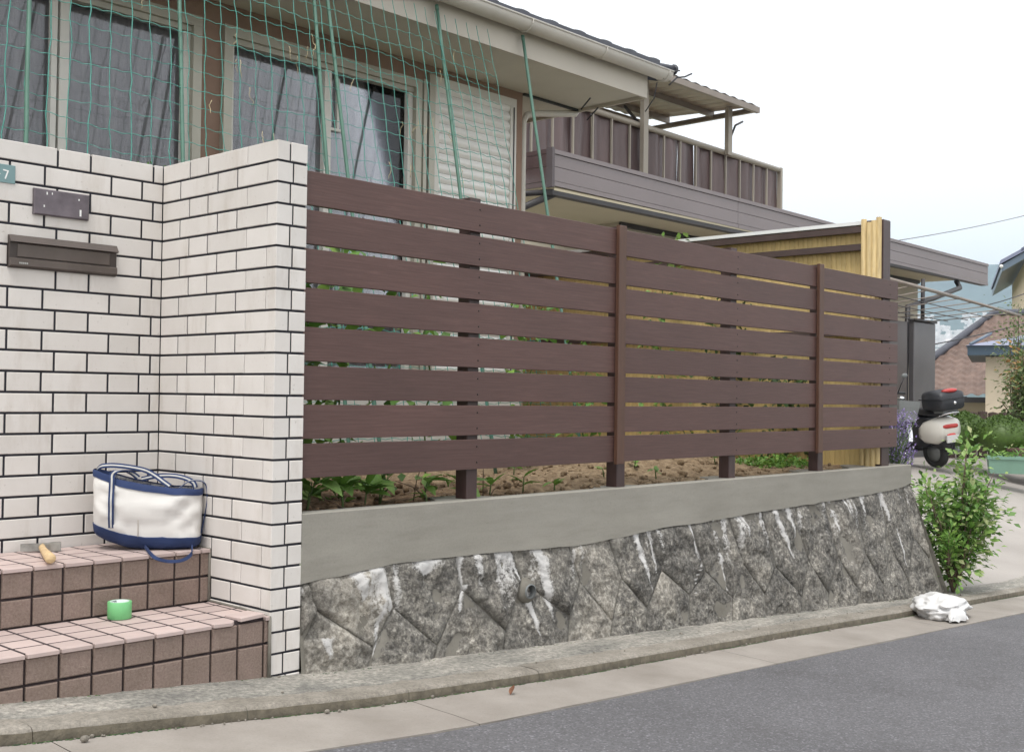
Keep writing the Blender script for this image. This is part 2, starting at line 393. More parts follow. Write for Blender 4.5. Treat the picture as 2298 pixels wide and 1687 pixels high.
# ------------------------------------------------------------------ mesh helpers
class MB:
    def __init__(s): s.v = []; s.f = []; s.sm = []
    def add(s, vs, fs, smooth=False):
        o = len(s.v); s.v += [tuple(v) for v in vs]
        for f in fs: s.f.append(tuple(i + o for i in f)); s.sm.append(smooth)
        return s
    def box(s, x0, x1, y0, y1, z0, z1):
        vs = [(x, y, z) for z in (z0, z1) for y in (y0, y1) for x in (x0, x1)]
        return s.add(vs, [(0, 2, 3, 1), (4, 5, 7, 6), (0, 1, 5, 4), (2, 6, 7, 3), (0, 4, 6, 2), (1, 3, 7, 5)])
    def cbox(s, x0, x1, y0, y1, z0, z1, c):
        """box with the four edges of its -Y face chamfered"""
        vs = [(x0, y1, z0), (x1, y1, z0), (x1, y1, z1), (x0, y1, z1),
              (x0, y0 + c, z0), (x1, y0 + c, z0), (x1, y0 + c, z1), (x0, y0 + c, z1),
              (x0 + c, y0, z0 + c), (x1 - c, y0, z0 + c), (x1 - c, y0, z1 - c), (x0 + c, y0, z1 - c)]
        return s.add(vs, [(3, 2, 1, 0), (0, 1, 5, 4), (1, 2, 6, 5), (2, 3, 7, 6), (3, 0, 4, 7),
                          (4, 5, 9, 8), (5, 6, 10, 9), (6, 7, 11, 10), (7, 4, 8, 11), (8, 9, 10, 11)])
    def prism(s, poly, z0, z1, c=0.0):
        """vertical prism, poly counter-clockwise seen from above; c chamfers top and bottom"""
        n = len(poly)
        if c:
            cx = sum(p[0] for p in poly) / n; cy = sum(p[1] for p in poly) / n
            def ins(p):
                d = Vector((cx - p[0], cy - p[1])); d.normalize(); return (p[0] + d.x * c, p[1] + d.y * c)
            rings = [([ins(p) for p in poly], z0), (poly, z0 + c), (poly, z1 - c), ([ins(p) for p in poly], z1)]
        else: rings = [(poly, z0), (poly, z1)]
        vs = [(p[0], p[1], z) for r, z in rings for p in r]
        fs = [tuple(reversed(range(n))), tuple(range((len(rings) - 1) * n, len(rings) * n))]
        for k in range(len(rings) - 1):
            for i in range(n):
                j = (i + 1) % n; fs.append((k * n + i, k * n + j, (k + 1) * n + j, (k + 1) * n + i))
        return s.add(vs, fs)
    def tube(s, pts, r, n=6, cap=True, smooth=True):
        pts = [Vector(p) for p in pts]; m = len(pts); vs = []; fs = []
        prev = None
        for i, p in enumerate(pts):
            t = (pts[min(i + 1, m - 1)] - pts[max(i - 1, 0)]).normalized()
            if prev is None:
                a = Vector((0, 0, 1)) if abs(t.z) < .9 else Vector((1, 0, 0))
            else: a = prev
            u = (a - t * a.dot(t)).normalized(); prev = u; v_ = t.cross(u)
            rr = r[i] if isinstance(r, (list, tuple)) else r
            for k in range(n):
                an = 2 * pi * k / n; vs.append(p + u * cos(an) * rr + v_ * sin(an) * rr)
        for i in range(m - 1):
            for k in range(n):
                k2 = (k + 1) % n; fs.append((i * n + k, i * n + k2, (i + 1) * n + k2, (i + 1) * n + k))
        if cap: fs += [tuple(reversed(range(n))), tuple(range((m - 1) * n, m * n))]
        return s.add(vs, fs, smooth)
    def ribbon(s, pts, side, w, t=.002):
        """flat strap along pts; side = vector (or list) across the width"""
        pts = [Vector(p) for p in pts]; m = len(pts); vs = []; fs = []
        for i, p in enumerate(pts):
            tt = (pts[min(i + 1, m - 1)] - pts[max(i - 1, 0)]).normalized()
            sd = Vector(side[i] if isinstance(side, list) else side); sd = (sd - tt * sd.dot(tt)).normalized()
            nn = tt.cross(sd).normalized()
            for a, b in ((-1, -1), (1, -1), (1, 1), (-1, 1)): vs.append(p + sd * a * w / 2 + nn * b * t / 2)
        for i in range(m - 1):
            for k in range(4):
                k2 = (k + 1) % 4; fs.append((i * 4 + k, i * 4 + k2, (i + 1) * 4 + k2, (i + 1) * 4 + k))
        fs += [(3, 2, 1, 0), tuple(range((m - 1) * 4, m * 4))]
        return s.add(vs, fs)
    def lathe(s, prof, n=16, axis='Z', o=(0, 0, 0), smooth=True):
        vs = []; fs = []; m = len(prof)
        for r, h in prof:
            for k in range(n):
                a = 2 * pi * k / n; x, y = r * cos(a), r * sin(a)
                v = {'Z': (x, y, h), 'Y': (x, h, -y), 'X': (h, x, y)}[axis]
                vs.append((v[0] + o[0], v[1] + o[1], v[2] + o[2]))
        for i in range(m - 1):
            for k in range(n):
                k2 = (k + 1) % n; fs.append((i * n + k, i * n + k2, (i + 1) * n + k2, (i + 1) * n + k))
        return s.add(vs, fs, smooth)
    def loft(s, rings, cap=True, smooth=True):
        n = len(rings[0]); vs = [p for r in rings for p in r]; fs = []
        for i in range(len(rings) - 1):
            for k in range(n):
                k2 = (k + 1) % n; fs.append((i * n + k, i * n + k2, (i + 1) * n + k2, (i + 1) * n + k))
        if cap: fs += [tuple(reversed(range(n))), tuple(range((len(rings) - 1) * n, len(rings) * n))]
        return s.add(vs, fs, smooth)
    def grid(s, fn, nu, nv, smooth=True):
        vs = [fn(i / nu, j / nv) for j in range(nv + 1) for i in range(nu + 1)]; fs = []
        for j in range(nv):
            for i in range(nu):
                a = j * (nu + 1) + i; fs.append((a, a + 1, a + nu + 2, a + nu + 1))
        return s.add(vs, fs, smooth)
    def ell(s, c, r, nu=12, nv=8, f=None):
        def fn(u, v):
            th = u * 2 * pi; ph = -pi / 2 + v * pi
            d = Vector((cos(ph) * cos(th), cos(ph) * sin(th), sin(ph)))
            k = f(d) if f else 1
            return (c[0] + d.x * r[0] * k, c[1] + d.y * r[1] * k, c[2] + d.z * r[2] * k)
        return s.grid(fn, nu, nv)
    def mesh(s, name):
        me = bpy.data.meshes.new(name); me.from_pydata(s.v, [], s.f)
        me.polygons.foreach_set('use_smooth', s.sm); me.update(); return me

def obj(name, mb, mat, parent=None, loc=None, rot=None):
    me = mb if isinstance(mb, bpy.types.Mesh) else mb.mesh(name)
    if mat and not me.materials:
        for q in (mat if isinstance(mat, (list, tuple)) else [mat]): me.materials.append(MATS[q])
    o = bpy.data.objects.new(name, me); C.objects.link(o)
    if parent: o.parent = parent
    if loc is not None: o.location = loc
    if rot is not None: o.rotation_euler = rot
    return o
def tag(o, label=None, cat=None, group=None, kind=None):
    if label: o['label'] = label
    if cat: o['category'] = cat
    if group: o['group'] = group
    if kind: o['kind'] = kind
    return o
def thing(name, label, cat, loc=(0, 0, 0), rz=0, group=None):
    o = bpy.data.objects.new(name, None); C.objects.link(o); o.location = loc; o.rotation_euler = (0, 0, rz)
    o.empty_display_size = .1
    return tag(o, label, cat, group)
def nz(x, y=0, z=0): return noise.noise(Vector((x, y, z)))
def lerp(a, b, t): return a + (b - a) * t
def pl(xs, x):
    """piecewise linear table lookup"""
    if x <= xs[0][0]: return xs[0][1]
    for (a, b), (c, d) in zip(xs, xs[1:]):
        if x <= c: return b + (d - b) * (x - a) / (c - a)
    return xs[-1][1]

# ------------------------------------------------------------------ ground: the lane falls away to the right
def gz(x):
    if x < -3: return .255
    if x < 0: return -.085 * x
    if x < 6: return -.06 * x
    return max(-.36 - .03 * (x - 6), -.66)
BASE = [(-6, .35), (-1, .10), (0, -.03), (1.3, -.07), (3.6, -.10), (5, -.14), (6, -.14), (12, 0), (30, .4)]
KERB = [(-6, .1), (-2, -.10), (-1.05, -.25), (-.4, -.305), (0, -.335), (.95, -.375), (2.5, -.337), (3.8, -.325), (5.9, -.27), (12, -.1), (30, .4)]
ASPH = [(-6, -.4), (-1, -.62), (.25, -.655), (1.4, -.645), (5, -.60), (8, -.55), (30, -.1)]
def strip_mesh(x0, x1, ya, yb, za, zb, step=.12, nv=3, amp=0.0):
    m = MB(); n = max(1, int((x1 - x0) / step))
    def fn(u, v):
        x = lerp(x0, x1, u); a = ya(x); b = yb(x)
        return (x, lerp(a, b, v), lerp(za(x), zb(x), v) + amp * nz(x * 9, v * 7, 1.3))
    m.grid(lambda u, v: fn(u, 1 - v), n, nv); return m

# far ground under everything
g = MB(); g.grid(lambda u, v: (lerp(-300, 6000, u), lerp(-3000, 3000, v), -1.6), 12, 12, False)
tag(obj('ground', g, 'far ground'), kind='structure')
# lane of asphalt
a = MB()
def fa(u, v):
    x = lerp(-6, 24, u); y = lerp(-9, pl(ASPH, x), v)
    return (x, y, gz(x) - .052 - .006 * (pl(ASPH, x) - y) + .004 * nz(x * 1.5, y * 1.5))
a.grid(fa, 200, 40); tag(obj('road', a, 'asphalt'), kind='structure')
# gutter slabs
ge = bpy.data.objects.new('gutter', None); C.objects.link(ge); tag(ge, kind='structure')
gx = [-6, -4.2, -2.4, -.95, .165, 1.9, 3.7, 5.5, 7.3, 9.1, 12, 16, 24]
for x0, x1 in zip(gx, gx[1:]):
    m = strip_mesh(x0 + .0015, x1 - .0015, lambda x: pl(KERB, x) - .012, lambda x: pl(ASPH, x), lambda x: gz(x) - .037, lambda x: gz(x) - .047, .1, 3, .0012)
    lx = lambda x: gz(x)
    n = 8
    m.grid(lambda u, v: (lerp(x0 + .0015, x1 - .0015, u), pl(ASPH, lerp(x0, x1, u)) - .0005 * v, gz(lerp(x0, x1, u)) - .047 - .06 * v), n, 1)
    obj('gutter_slab', m, 'gutter concrete', ge)
gb = strip_mesh(-6, 24, lambda x: pl(KERB, x) + .05, lambda x: pl(ASPH, x) - .03, lambda x: gz(x) - .075, lambda x: gz(x) - .075, .3, 1)
obj('gutter_bed', gb, 'step grout', ge)
# kerb blocks: flat top from wall foot to edge, rounded nose, face
ke = bpy.data.objects.new('kerb', None); C.objects.link(ke); tag(ke, kind='structure')
kx = [-6, -4.6, -3.2, -1.9, -.99, -.405, .165, .75, 1.34, 1.93, 2.515, 3.1, 3.7, 4.3, 4.9, 5.5, 6.1, 8, 10, 12, 16, 24]
for i, (x0, x1) in enumerate(zip(kx, kx[1:])):
    m = MB(); gp = .0008
    prof = [(.115, 0.0), (.03, .0), (.012, -.001), (.004, -.005), (.0, -.012), (-.004, -.036), (-.006, -.075)]
    nn = max(2, int((x1 - x0) / .02)); dz = (nz(i * 3.1) * .0012)
    def fk(u, v, x0=x0, x1=x1):
        x = lerp(x0 + gp, x1 - gp, u); k = v * (len(prof) - 1); j = min(int(round(k)), len(prof) - 1)
        d, z = prof[j]
        chip = .004 * max(0, nz(x * 16, j * .7, 2)) if 2 <= j <= 5 else 0
        return (x, pl(KERB, x) + d + chip, gz(x) + z + dz - chip + .0012 * nz(x * 20, j, 5))
    m.grid(lambda u, v: fk(u, v), nn, len(prof) - 1)
    ko = obj('kerb_block', m, ['kerb concrete', 'kerb face moss'], ke)
    for pi_, pol in enumerate(ko.data.polygons): pol.material_index = 1 if pi_ // nn >= 4 else 0
    e0 = MB()
st = MB()
def fst(u, v):
    x = lerp(-6, 24, u); a = pl(KERB, x) + .055; b = pl(BASE, x) + (.45 if x < 4.9 else .12); k = v ** .8
    if v < .01: return (x, a - .012 + .012 * nz(x * 8), gz(x) - .004)
    return (x, lerp(a, b, k), gz(x) + .0032 + .0022 * nz(x * 9, k * 9, 1.3) + .0016 * nz(x * 30, k * 20, 4))
st.grid(fst, 900, 12)
st_old = (lambda *a: None)(-6, 24, lambda x: (pl(BASE, x) + .45 if x < 4.9 else pl(BASE, x) + .12), lambda x: pl(KERB, x) + .115, lambda x: gz(x) + .001, lambda x: gz(x) + .001, .05, 7, .004)
tag(obj('pavement', st, 'weathered strip concrete'), kind='structure')

# driveway rising from the kerb to the neighbour's parking place
dr = MB()
def fd(u, v):
    x = lerp(4.60, 26, u ** 1.5); y0 = pl(BASE, x) + .115; y = lerp(y0, 7.5, v ** 1.6)
    t = min(1, max(0, (y - y0) / 3.0)); t = t * t * (3 - 2 * t) * .35 + t * .65
    return (x, y, lerp(gz(x) + .003, .07, t) + .004 * nz(x * 2, y * 2))
dr.grid(fd, 60, 40); tag(obj('driveway', dr, 'drive concrete'), kind='structure')

# ------------------------------------------------------------------ tiled gate wall
W = .1175; TOP = 1.71; D = .69
wall = thing('tiled_gate_wall', 'cream brick-tiled L-shaped entrance wall with dark joints left of the brown fence', 'wall', (0, 0, 0))
core = MB(); q = .004
core.prism([(-W + q, q), (-q, q), (-q, D + .12), (-1.25, D + .12), (-1.25, D + q), (-W + q, D + q)], -.05, TOP - .006)
obj('mortar_core', core, 'dark tile grout', wall)
bk = MB(); bk.box(-.0015, .001, .02, D + .121, -.04, TOP - .008); bk.box(-1.25, -.0, D + .1205, D + .125, -.04, TOP - .008)
obj('rear_render', bk, 'plaster backing', wall)
J = .008; CH = .0018; TD = .012
tmesh = {}
def tile_mesh(kind, l, h):
    key = (kind, round(l, 4), h)
    if key not in tmesh:
        m = MB(); m.cbox(0, l, 0, TD, 0, h, CH)
        me = m.mesh('tile'); me.materials.append(MATS['cream wall tile']); tmesh[key] = me
    return tmesh[key]
LG, SH = .227, .108
def put_left(x1, l, z, h, name='tile'):       # tile on the wall parallel to the fence, right end at x1
    return obj(name, tile_mesh('f', l, h), None, wall, (x1 - l, D + .0006 * nz(x1 * 31, z * 17), z))
def put_ret(y0, l, z, h, name='tile'):         # tile on the return wall (faces -X), near end at y0
    return obj(name, tile_mesh('f', l, h), None, wall, (-W + .0006 * nz(y0 * 31, z * 13), y0 + l, z), (0, 0, -pi / 2))
for k in range(0, 26):
    # k = 0 is the cap course
    if k == 0: z1 = TOP; h = .060
    else: z1 = TOP - .064 - J / 2 - (k - 1) * .068; h = .060
    z = z1 - h
    if k == 25: z = -.03; h = z1 + .03
    odd = k % 2 == 1
    nm = 'cap_tile' if k == 0 else 'tile'
    # left wall
    x = -W - .0015
    first = .075 if odd else .032
    seq = [first] + ([SH, LG] * 5 if odd else [LG, SH] * 5)
    for l in seq:
        if x - l < -1.22: break
        put_left(x, l, z, h, nm); x -= l + J
    # return wall
    y = .052 + J / 2 if odd else .165 + J / 2
    seq = [.165, SH, LG] if odd else [LG, SH]
    for l in seq:
        put_ret(y, l, z, h, nm); y += l + J
    if D - y - .001 > .02: put_ret(y, D - y - .001, z, h, nm)
    # corner tile and end tile
    b = .052 if odd else .165
    f = .060 if odd else .049
    if k == 0: f = .047
    key = ('L', odd, h, f)
    if key not in tmesh:
        m = MB(); c = .0015
        m.prism([(c, 0), (f - c, 0), (f, c), (f, TD), (TD, TD), (TD, b), (c, b), (0, b - c), (0, c)], 0, h)
        me = m.mesh('corner_tile'); me.materials.append(MATS['cream wall tile']); tmesh[key] = me
    obj('corner_tile', tmesh[key], None, wall, (-W, 0, z))
    obj('tile', tile_mesh('f', round(W - f - J * .8, 4), h), None, wall, (-W + f + J * .8, .0008 * nz(k * 3.3), z))

# mail slot, name plate, address plate
ml = thing('mail_slot', 'bronze letter slot with hinged flap set in the tiled wall', 'mailbox', (-.668, D, 1.30))
m = MB(); m.cbox(0, .372, -.012, .01, 0, .105, .003); obj('face_plate', m, 'mailbox shade', ml)
m = MB(); m.add([(0, -.026, .083), (.372, -.026, .083), (.372, -.010, .106), (0, -.010, .106), (0, -.012, .080), (.372, -.012, .080)],
                [(0, 1, 2, 3), (4, 5, 1, 0), (0, 3, 4), (1, 5, 2)]); obj('hood', m, 'mailbox bronze', ml)
m = MB(); m.cbox(.026, .345, -.016, -.0122, .035, .079, .002); obj('flap', m, 'mailbox bronze', ml)
m = MB(); m.cbox(.0, .372, -.020, -.0122, .004, .031, .004); obj('lower_lip', m, 'mailbox bronze', ml)
m = MB()
for i in range(5): m.box(.03 + i * .006, .0345 + i * .006, -.0206, -.0198, .013, .018)
obj('maker_mark', m, 'steel', ml)
npl = thing('name_plate', 'dark metal house name plate fixed above the letter slot', 'name plate', (-.59, D, 1.481))
m = MB(); m.cbox(0, .19, -.014, .004, 0, .086, .004); obj('plate', m, 'nameplate metal', npl)
m = MB()
for (x, z, dx, h) in ((.040, .068, .004, .009), (.058, .070, .003, .007), (.155, .010, .006, .022), (.150, .062, .004, .006), (.031, .026, .004, .007)):
    m.box(x, x + dx, -.0152, -.0138, z, z + h)
obj('lettering', m, 'white paint', npl)
ap = thing('address_plate', 'small blue-grey house number plate at the left edge of the tiled wall', 'sign', (-.86, D, 1.5705))
m = MB(); m.cbox(0, .211, -.0035, .003, 0, .059, .001); obj('plate', m, 'address plate', ap)
m = MB()
def stroke(m, a, b, w, y0, y1):
    a = Vector(a); b = Vector(b); d = (b - a).normalized(); s = Vector((-d.y, d.x)) * w / 2
    P = [a - s, b - s, b + s, a + s]
    m.add([(p.x, y0, p.y) for p in P] + [(p.x, y1, p.y) for p in P], [(0, 1, 2, 3), (7, 6, 5, 4), (0, 4, 5, 1), (1, 5, 6, 2), (2, 6, 7, 3), (3, 7, 4, 0)])
stroke(m, (.171, .0405), (.1885, .0385), .004, -.0045, -.003); stroke(m, (.187, .040), (.178, .0125), .0042, -.0046, -.0031)
stroke(m, (.150, .027), (.162, .0265), .004, -.0045, -.003)
obj('house_number', m, 'white paint', ap)

# ------------------------------------------------------------------ entrance steps
steps = thing('entrance_steps', 'two pinkish tiled entrance steps in front of the cream tiled wall', 'steps')
m = MB()
m.prism([(-1.3, .010), (-.119, .010), (-.119, D - .002), (-1.3, D - .002)], -.05, .2041)
m.prism([(-1.3, .355), (-.120, .355), (-.120, D - .003), (-1.3, D - .003)], .19, .3811)
obj('step_body', m, 'step grout', steps)
TP = .0945
smesh = {}
def sm(kind, a, b, t, mat):
    k = (kind, round(a, 4), round(b, 4))
    if k not in smesh:
        m = MB()
        if kind == 'tread':   # slab with softened upper edges
            c = .0022
            vs = [(0, 0, 0), (a, 0, 0), (a, b, 0), (0, b, 0), (0, 0, t - c), (a, 0, t - c), (a, b, t - c), (0, b, t - c),
                  (c, c, t), (a - c, c, t), (a - c, b - c, t), (c, b - c, t)]
            m.add(vs, [(3, 2, 1, 0), (0, 1, 5, 4), (1, 2, 6, 5), (2, 3, 7, 6), (3, 0, 4, 7), (4, 5, 9, 8), (5, 6, 10, 9), (6, 7, 11, 10), (7, 4, 8, 11), (8, 9, 10, 11)])
        else: m.cbox(0, a, 0, t, 0, b, .003)
        me = m.mesh('tile'); me.materials.append(MATS[mat]); smesh[k] = me
    return smesh[k]
def steprow(yf, ztop, yback, zj, zb, xs):
    for i, (x0, x1) in enumerate(xs):
        l = x1 - x0
        # treads
        y = yf - .006; r = 0
        while y < yback - .02:
            b = min(TP - .009, yback - y)
            big = b
            loc = Vector((x0, y, ztop - .012 + .0005 * nz(x0 * 40, y * 30)))
            rot = (0.002 * nz(x0 * 9, y * 8), .002 * nz(y * 20, x0), 0)
            if yf < .1 and r == 0 and i == 1:
                loc.z += .009; loc.y -= .002; rot = (-.03, -.05, .02)
            if yf < .1 and r == 0 and i == 2: rot = (0, .02, -.02); loc.z += .001
            if yf < .1 and r == 0 and i == 2:
                c = .0022; a_ = l; t = .012
                pl_ = [(0, 0), (a_ - .022, 0), (a_, .024), (a_, b), (0, b)]
                mm = MB(); mm.prism(pl_, 0, t, .0015); me = mm.mesh('tile'); me.materials.append(MATS['step tread tile'])
                obj('tile', me, None, steps, loc, rot)
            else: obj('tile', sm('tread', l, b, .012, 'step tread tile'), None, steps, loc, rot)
            y += TP; r += 1
        # risers
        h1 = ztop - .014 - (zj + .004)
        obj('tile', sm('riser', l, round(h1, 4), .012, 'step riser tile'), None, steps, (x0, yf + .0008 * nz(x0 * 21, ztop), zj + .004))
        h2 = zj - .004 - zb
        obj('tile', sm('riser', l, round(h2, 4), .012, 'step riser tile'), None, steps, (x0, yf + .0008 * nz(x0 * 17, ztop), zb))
xs = [(-.1355, -.1195)] + [(-.1355 - .0075 - TP * (i + 1) + .0075, -.1355 - .0075 - TP * i) for i in range(12)]
steprow(0.0, .205, .340, .120, -.02, xs)
xs2 = [(-.150, -.1205)] + [(-.150 - .0075 - TP * (i + 1) + .0075, -.150 - .0075 - TP * i) for i in range(12)]
steprow(.346, .382, D - .004, .291, .208, xs2)
m = MB()
m.tube([(-.121, -.004, .0), (-.1215, -.006, .10), (-.120, -.003, .2), (-.119, .15, .207), (-.1185, .34, .208)], [.007, .006, .006, .005, .005], 6)
m.tube([(-.1195, .345, .21), (-.1195, .344, .38), (-.119, .5, .385), (-.119, .68, .385)], [.006, .005, .005, .004], 6)
obj('mortar_fillet', m, 'mortar joint', steps)

# ------------------------------------------------------------------ concrete coping on the stone wall
ZC = .517
BOT = [(0, .290), (.06, .294), (.135, .300), (.43, .318), (.88, .312), (1.4, .294), (1.7, .305), (2.04, .326), (2.3, .322), (2.8, .340), (3.3, .347), (3.77, .356), (4.34, .372), (4.5, .384), (4.625, .402)]
cop = thing('concrete_coping', 'smooth grey concrete kerb beam carrying the brown fence', 'wall')
m = MB(); NX = 120
posts = [.79, 1.711, 2.61, 3.512, 4.30]
def depth(x):
    d = .066
    for p_ in posts:
        t = max(0, 1 - max(0, abs(x - p_ - .02) - .09) / .05); d = max(d, lerp(.066, .19, t * t * (3 - 2 * t)))
    if x > 3.95: d = max(d, lerp(.07, .26, min(1, (x - 3.95) / .25)))
    return d
def cf(u, v):
    x = lerp(.001, 4.625, u)
    rows = [(0, None), (0, .55), (0, .9), (-.0005, 1)]
    zb = pl(BOT, x) + .004 * nz(x * 9) + .002 * nz(x * 31); k = round(v * 6)
    y0 = .0015 + .0022 * nz(x * 1.4, 3)
    if k == 0: return (x, .03, zb - .004)
    if k == 1: return (x, y0 + .002 * nz(x * 7), zb)
    if k == 2: return (x, y0, lerp(zb, ZC, .5))
    if k == 3: return (x, y0, ZC - .003)
    if k == 4: return (x, y0 + .004, ZC)
    if k == 5: return (x, depth(x), ZC + .0005 * nz(x * 12))
    return (x, depth(x) + .003, ZC - .12)
m.grid(cf, NX, 6, False)
m.add([(4.625, .004, ZC), (4.625, .0015, ZC - .004), (4.625, .0015, .40), (4.625, .33, .38), (4.625, .33, ZC)], [(0, 1, 2, 3, 4)])
obj('beam', m, 'smooth mortar', cop)
m = MB(); m.box(4.42, 4.625, .262, 3.2, .0, ZC - .002); obj('return_beam', m, 'smooth mortar', cop)

# ------------------------------------------------------------------ stone retaining wall (diamond-laid granite)
sw = thing('stone_retaining_wall', 'old granite block retaining wall with white lime runs below the concrete beam', 'wall')
def bat(x, z):   # battered face: y of the wall face at height z
    zt = pl(BOT, x); t = max(0, (zt - z) / (zt - gz(x) + .05))
    return .004 + t * (pl(BASE, x) - .004)
Pk = [(.067, .198), (.392, .167), (.731, .191), (1.05, .194), (1.403, .145), (1.679, .131), (1.974, .135), (2.311, .099), (2.64, .10), (2.936, .06), (3.27, .06), (3.6, .05), (3.92, .04), (4.25, .05), (4.56, .08)]
Vy = [(.298, .044), (.588, .008), (.938, .017), (1.311, .022), (1.578, -.033), (1.83, -.01), (2.162, .007), (2.514, -.048), (2.80, -.06), (3.157, -.120), (3.44, -.13), (3.76, -.13), (4.08, -.15), (4.40, -.17)]
Tp = [.035, .365, .71, 1.012, 1.36, 1.62, 1.893, 2.233, 2.56, 2.87, 3.2, 3.53, 3.86, 4.2, 4.52]
mort = MB()
mort.grid(lambda u, v: (lerp(0.0, 4.62 + .25 * (1 - v), u), bat(min(4.62, lerp(0, 4.62, u)), lerp(gz(lerp(0, 4.8, u)) - .05, pl(BOT, lerp(0, 4.62, u)) + .01, v)) + .014, lerp(gz(lerp(0, 4.8, u)) - .05, pl(BOT, lerp(0, 4.62, u)) + .01, v)), 90, 10)
mort.add([(4.62, .012, .41), (4.90, -.15, -.36), (4.66, .9, -.3), (4.62, .9, .41)], [(0, 1, 2, 3)])
obj('mortar_bed', mort, 'mortar joint', sw)
LIME = [(.337, .30, .16, .050, .035, 1), (.335, .165, .15, .020, -.045, 4), (.74, .20, .09, .022, -.04, 2), (.72, .30, .10, .018, .01, 21), (1.155, .30, .27, .050, .05, 3), (1.07, .13, .16, .030, .04, 23), (1.00, .30, .12, .022, .03, 22), (1.80, .31, .25, .030, .07, 5), (1.905, .31, .2, .020, .02, 6),
          (2.215, .33, .20, .022, .05, 7), (2.24, .12, .12, .010, -.05, 24), (2.66, .34, .12, .026, .04, 8), (2.99, .35, .26, .045, .11, 9), (3.12, .35, .20, .040, .07, 10), (3.60, .36, .20, .045, .05, 11), (3.74, .36, .12, .02, .04, 25), (3.95, .37, .12, .03, .03, 12), (4.2, .38, .2, .03, .06, 13), (.24, .30, .10, .05, .02, 14), (.55, .31, .05, .10, .0, 15), (2.45, .15, .16, .016, .02, 16), (4.35, .12, .2, .02, .04, 17), (.10, .10, .06, .03, 0, 18)]
def limef(x, z):
    v = 0
    for (lx, z0, l, w, lean, sd_) in LIME:
        t = (z0 - z) / l
        if t < -.15 or t > 1.15: continue
        cx = lx + lean * t + .012 * nz(z * 14, sd_); ww = w * (1 - .7 * max(0, t)) * (1 + .4 * nz(z * 25, sd_ + 9)) * .85
        v = max(v, max(0, 1.15 - abs(x - cx) / max(ww, .004) * .9) * min(1, (1.15 - t) * 3))
    zt = pl(BOT, x); hm = min(1, max(0, 1 - (zt - z) / .30)); q = nz(x * 17, z * 2.2, 31) + .25 * nz(x * 45, z * 9, 5)
    v = max(v, min(.8, max(0, (q - .16) * 3.2)) * hm)
    return min(1, v) * .95
def stone(poly, mat, seed, depth=.011, n=80, rings=14, gap=.0018):
    cx = sum(p[0] for p in poly) / len(poly); cz = sum(p[1] for p in poly) / len(poly)
    per = [(Vector(poly[i]), Vector(poly[(i + 1) % len(poly)])) for i in range(len(poly))]
    L = [(b - a).length for a, b in per]; T = sum(L); pts = []
    for k in range(n):
        s = T * k / n; i = 0
        while s > L[i]: s -= L[i]; i += 1
        a, b = per[i]; p = a.lerp(b, s / L[i]); d = Vector((cx, cz)) - p; d.normalize()
        wob = .003 * nz(p.x * 30 + seed, p.y * 30)
        pts.append(p + d * (gap + wob))
    vs = []; fs = []
    def P(px, pz, f):
        h = depth * (1 - (1 - f) ** 2.2)
        r = .026 * nz(px * 6 + seed, pz * 6, seed) + .015 * nz(px * 17, pz * 19, seed) + .008 * nz(px * 48, pz * 48, seed) + .003 * nz(px * 110, pz * 110, seed)
        y = bat(px, pz) + .010 - h - r * min(1, .15 + f * 2.0)
        if px > 4.62: y += 0
        return (px, y, pz)
    vs.append((cx, P(cx, cz, 1)[1], cz))
    for r in range(1, rings + 1):
        t = r / rings; f = 1 - t ** 3
        for p in pts:
            x = cx + (p.x - cx) * t; z = cz + (p.y - cz) * t; vs.append(P(x, z, f))
    for p in pts: vs.append((p.x, bat(p.x, p.y) + .03, p.y))
    for k in range(n): fs.append((0, 1 + (k + 1) % n, 1 + k))
    for r in range(rings):
        for k in range(n):
            a = 1 + r * n + k; b = 1 + r * n + (k + 1) % n; fs.append((a, b, b + n, a + n))
    m = MB(); m.add(vs, fs, False)
    m.sm = [True] * len(m.f)
    me = m.mesh('stone'); at = me.attributes.new('lime', 'FLOAT', 'POINT')
    at.data.foreach_set('value', [limef(v[0], v[2]) for v in m.v])
    rm = [0.0] + [r / rings for r in range(1, rings + 1) for _ in range(n)] + [1.0] * n
    at = me.attributes.new('rim', 'FLOAT', 'POINT'); at.data.foreach_set('value', rm)
    return obj('stone', me, mat, sw)
top = lambda x: pl(BOT, x) + .006
kinds = ['granite tan', 'granite mixed', 'granite dark', 'granite mixed', 'granite tan', 'granite dark', 'granite dark', 'granite dark', 'granite mixed', 'granite dark', 'granite dark', 'granite mixed', 'granite dark', 'granite dark']
lows = ['granite tan', 'granite mixed', 'granite dark', 'granite mixed', 'granite tan', 'granite dark', 'granite mixed', 'granite dark', 'granite dark', 'granite dark', 'granite mixed', 'granite dark', 'granite dark', 'granite dark', 'granite dark']
stone([(.004, .285), (.035, .29), (.067, .198), (.004, .125)], 'granite tan', 50, .018, 24, 4)
for i in range(14):
    stone([(Tp[i], top(Tp[i])), Pk[i], Vy[i], Pk[i + 1], (Tp[i + 1], top(Tp[i + 1]))], kinds[i], i * 1.7 + 1)
bz = lambda x: gz(x) - .035
for i in range(15):
    if i == 0: poly = [(.02, bz(.02)), (Vy[0][0] - .045, bz(.25)), Vy[0], Pk[0], (.01, .10)]
    elif i == 14: poly = [(Vy[13][0] - .02, bz(4.4)), (4.82, bz(4.8)), (4.74, -.08), Pk[14], Vy[13]]
    else: poly = [(Vy[i - 1][0] - .03, bz(Vy[i - 1][0])), (Vy[i][0] - .035, bz(Vy[i][0])), Vy[i], Pk[i], Vy[i - 1]]
    stone(poly, lows[i], i * 2.3 + 40)
stone([(4.53, top(4.53)), Pk[14], (4.735, -.06), (4.64, .39)], 'granite mixed', 77)
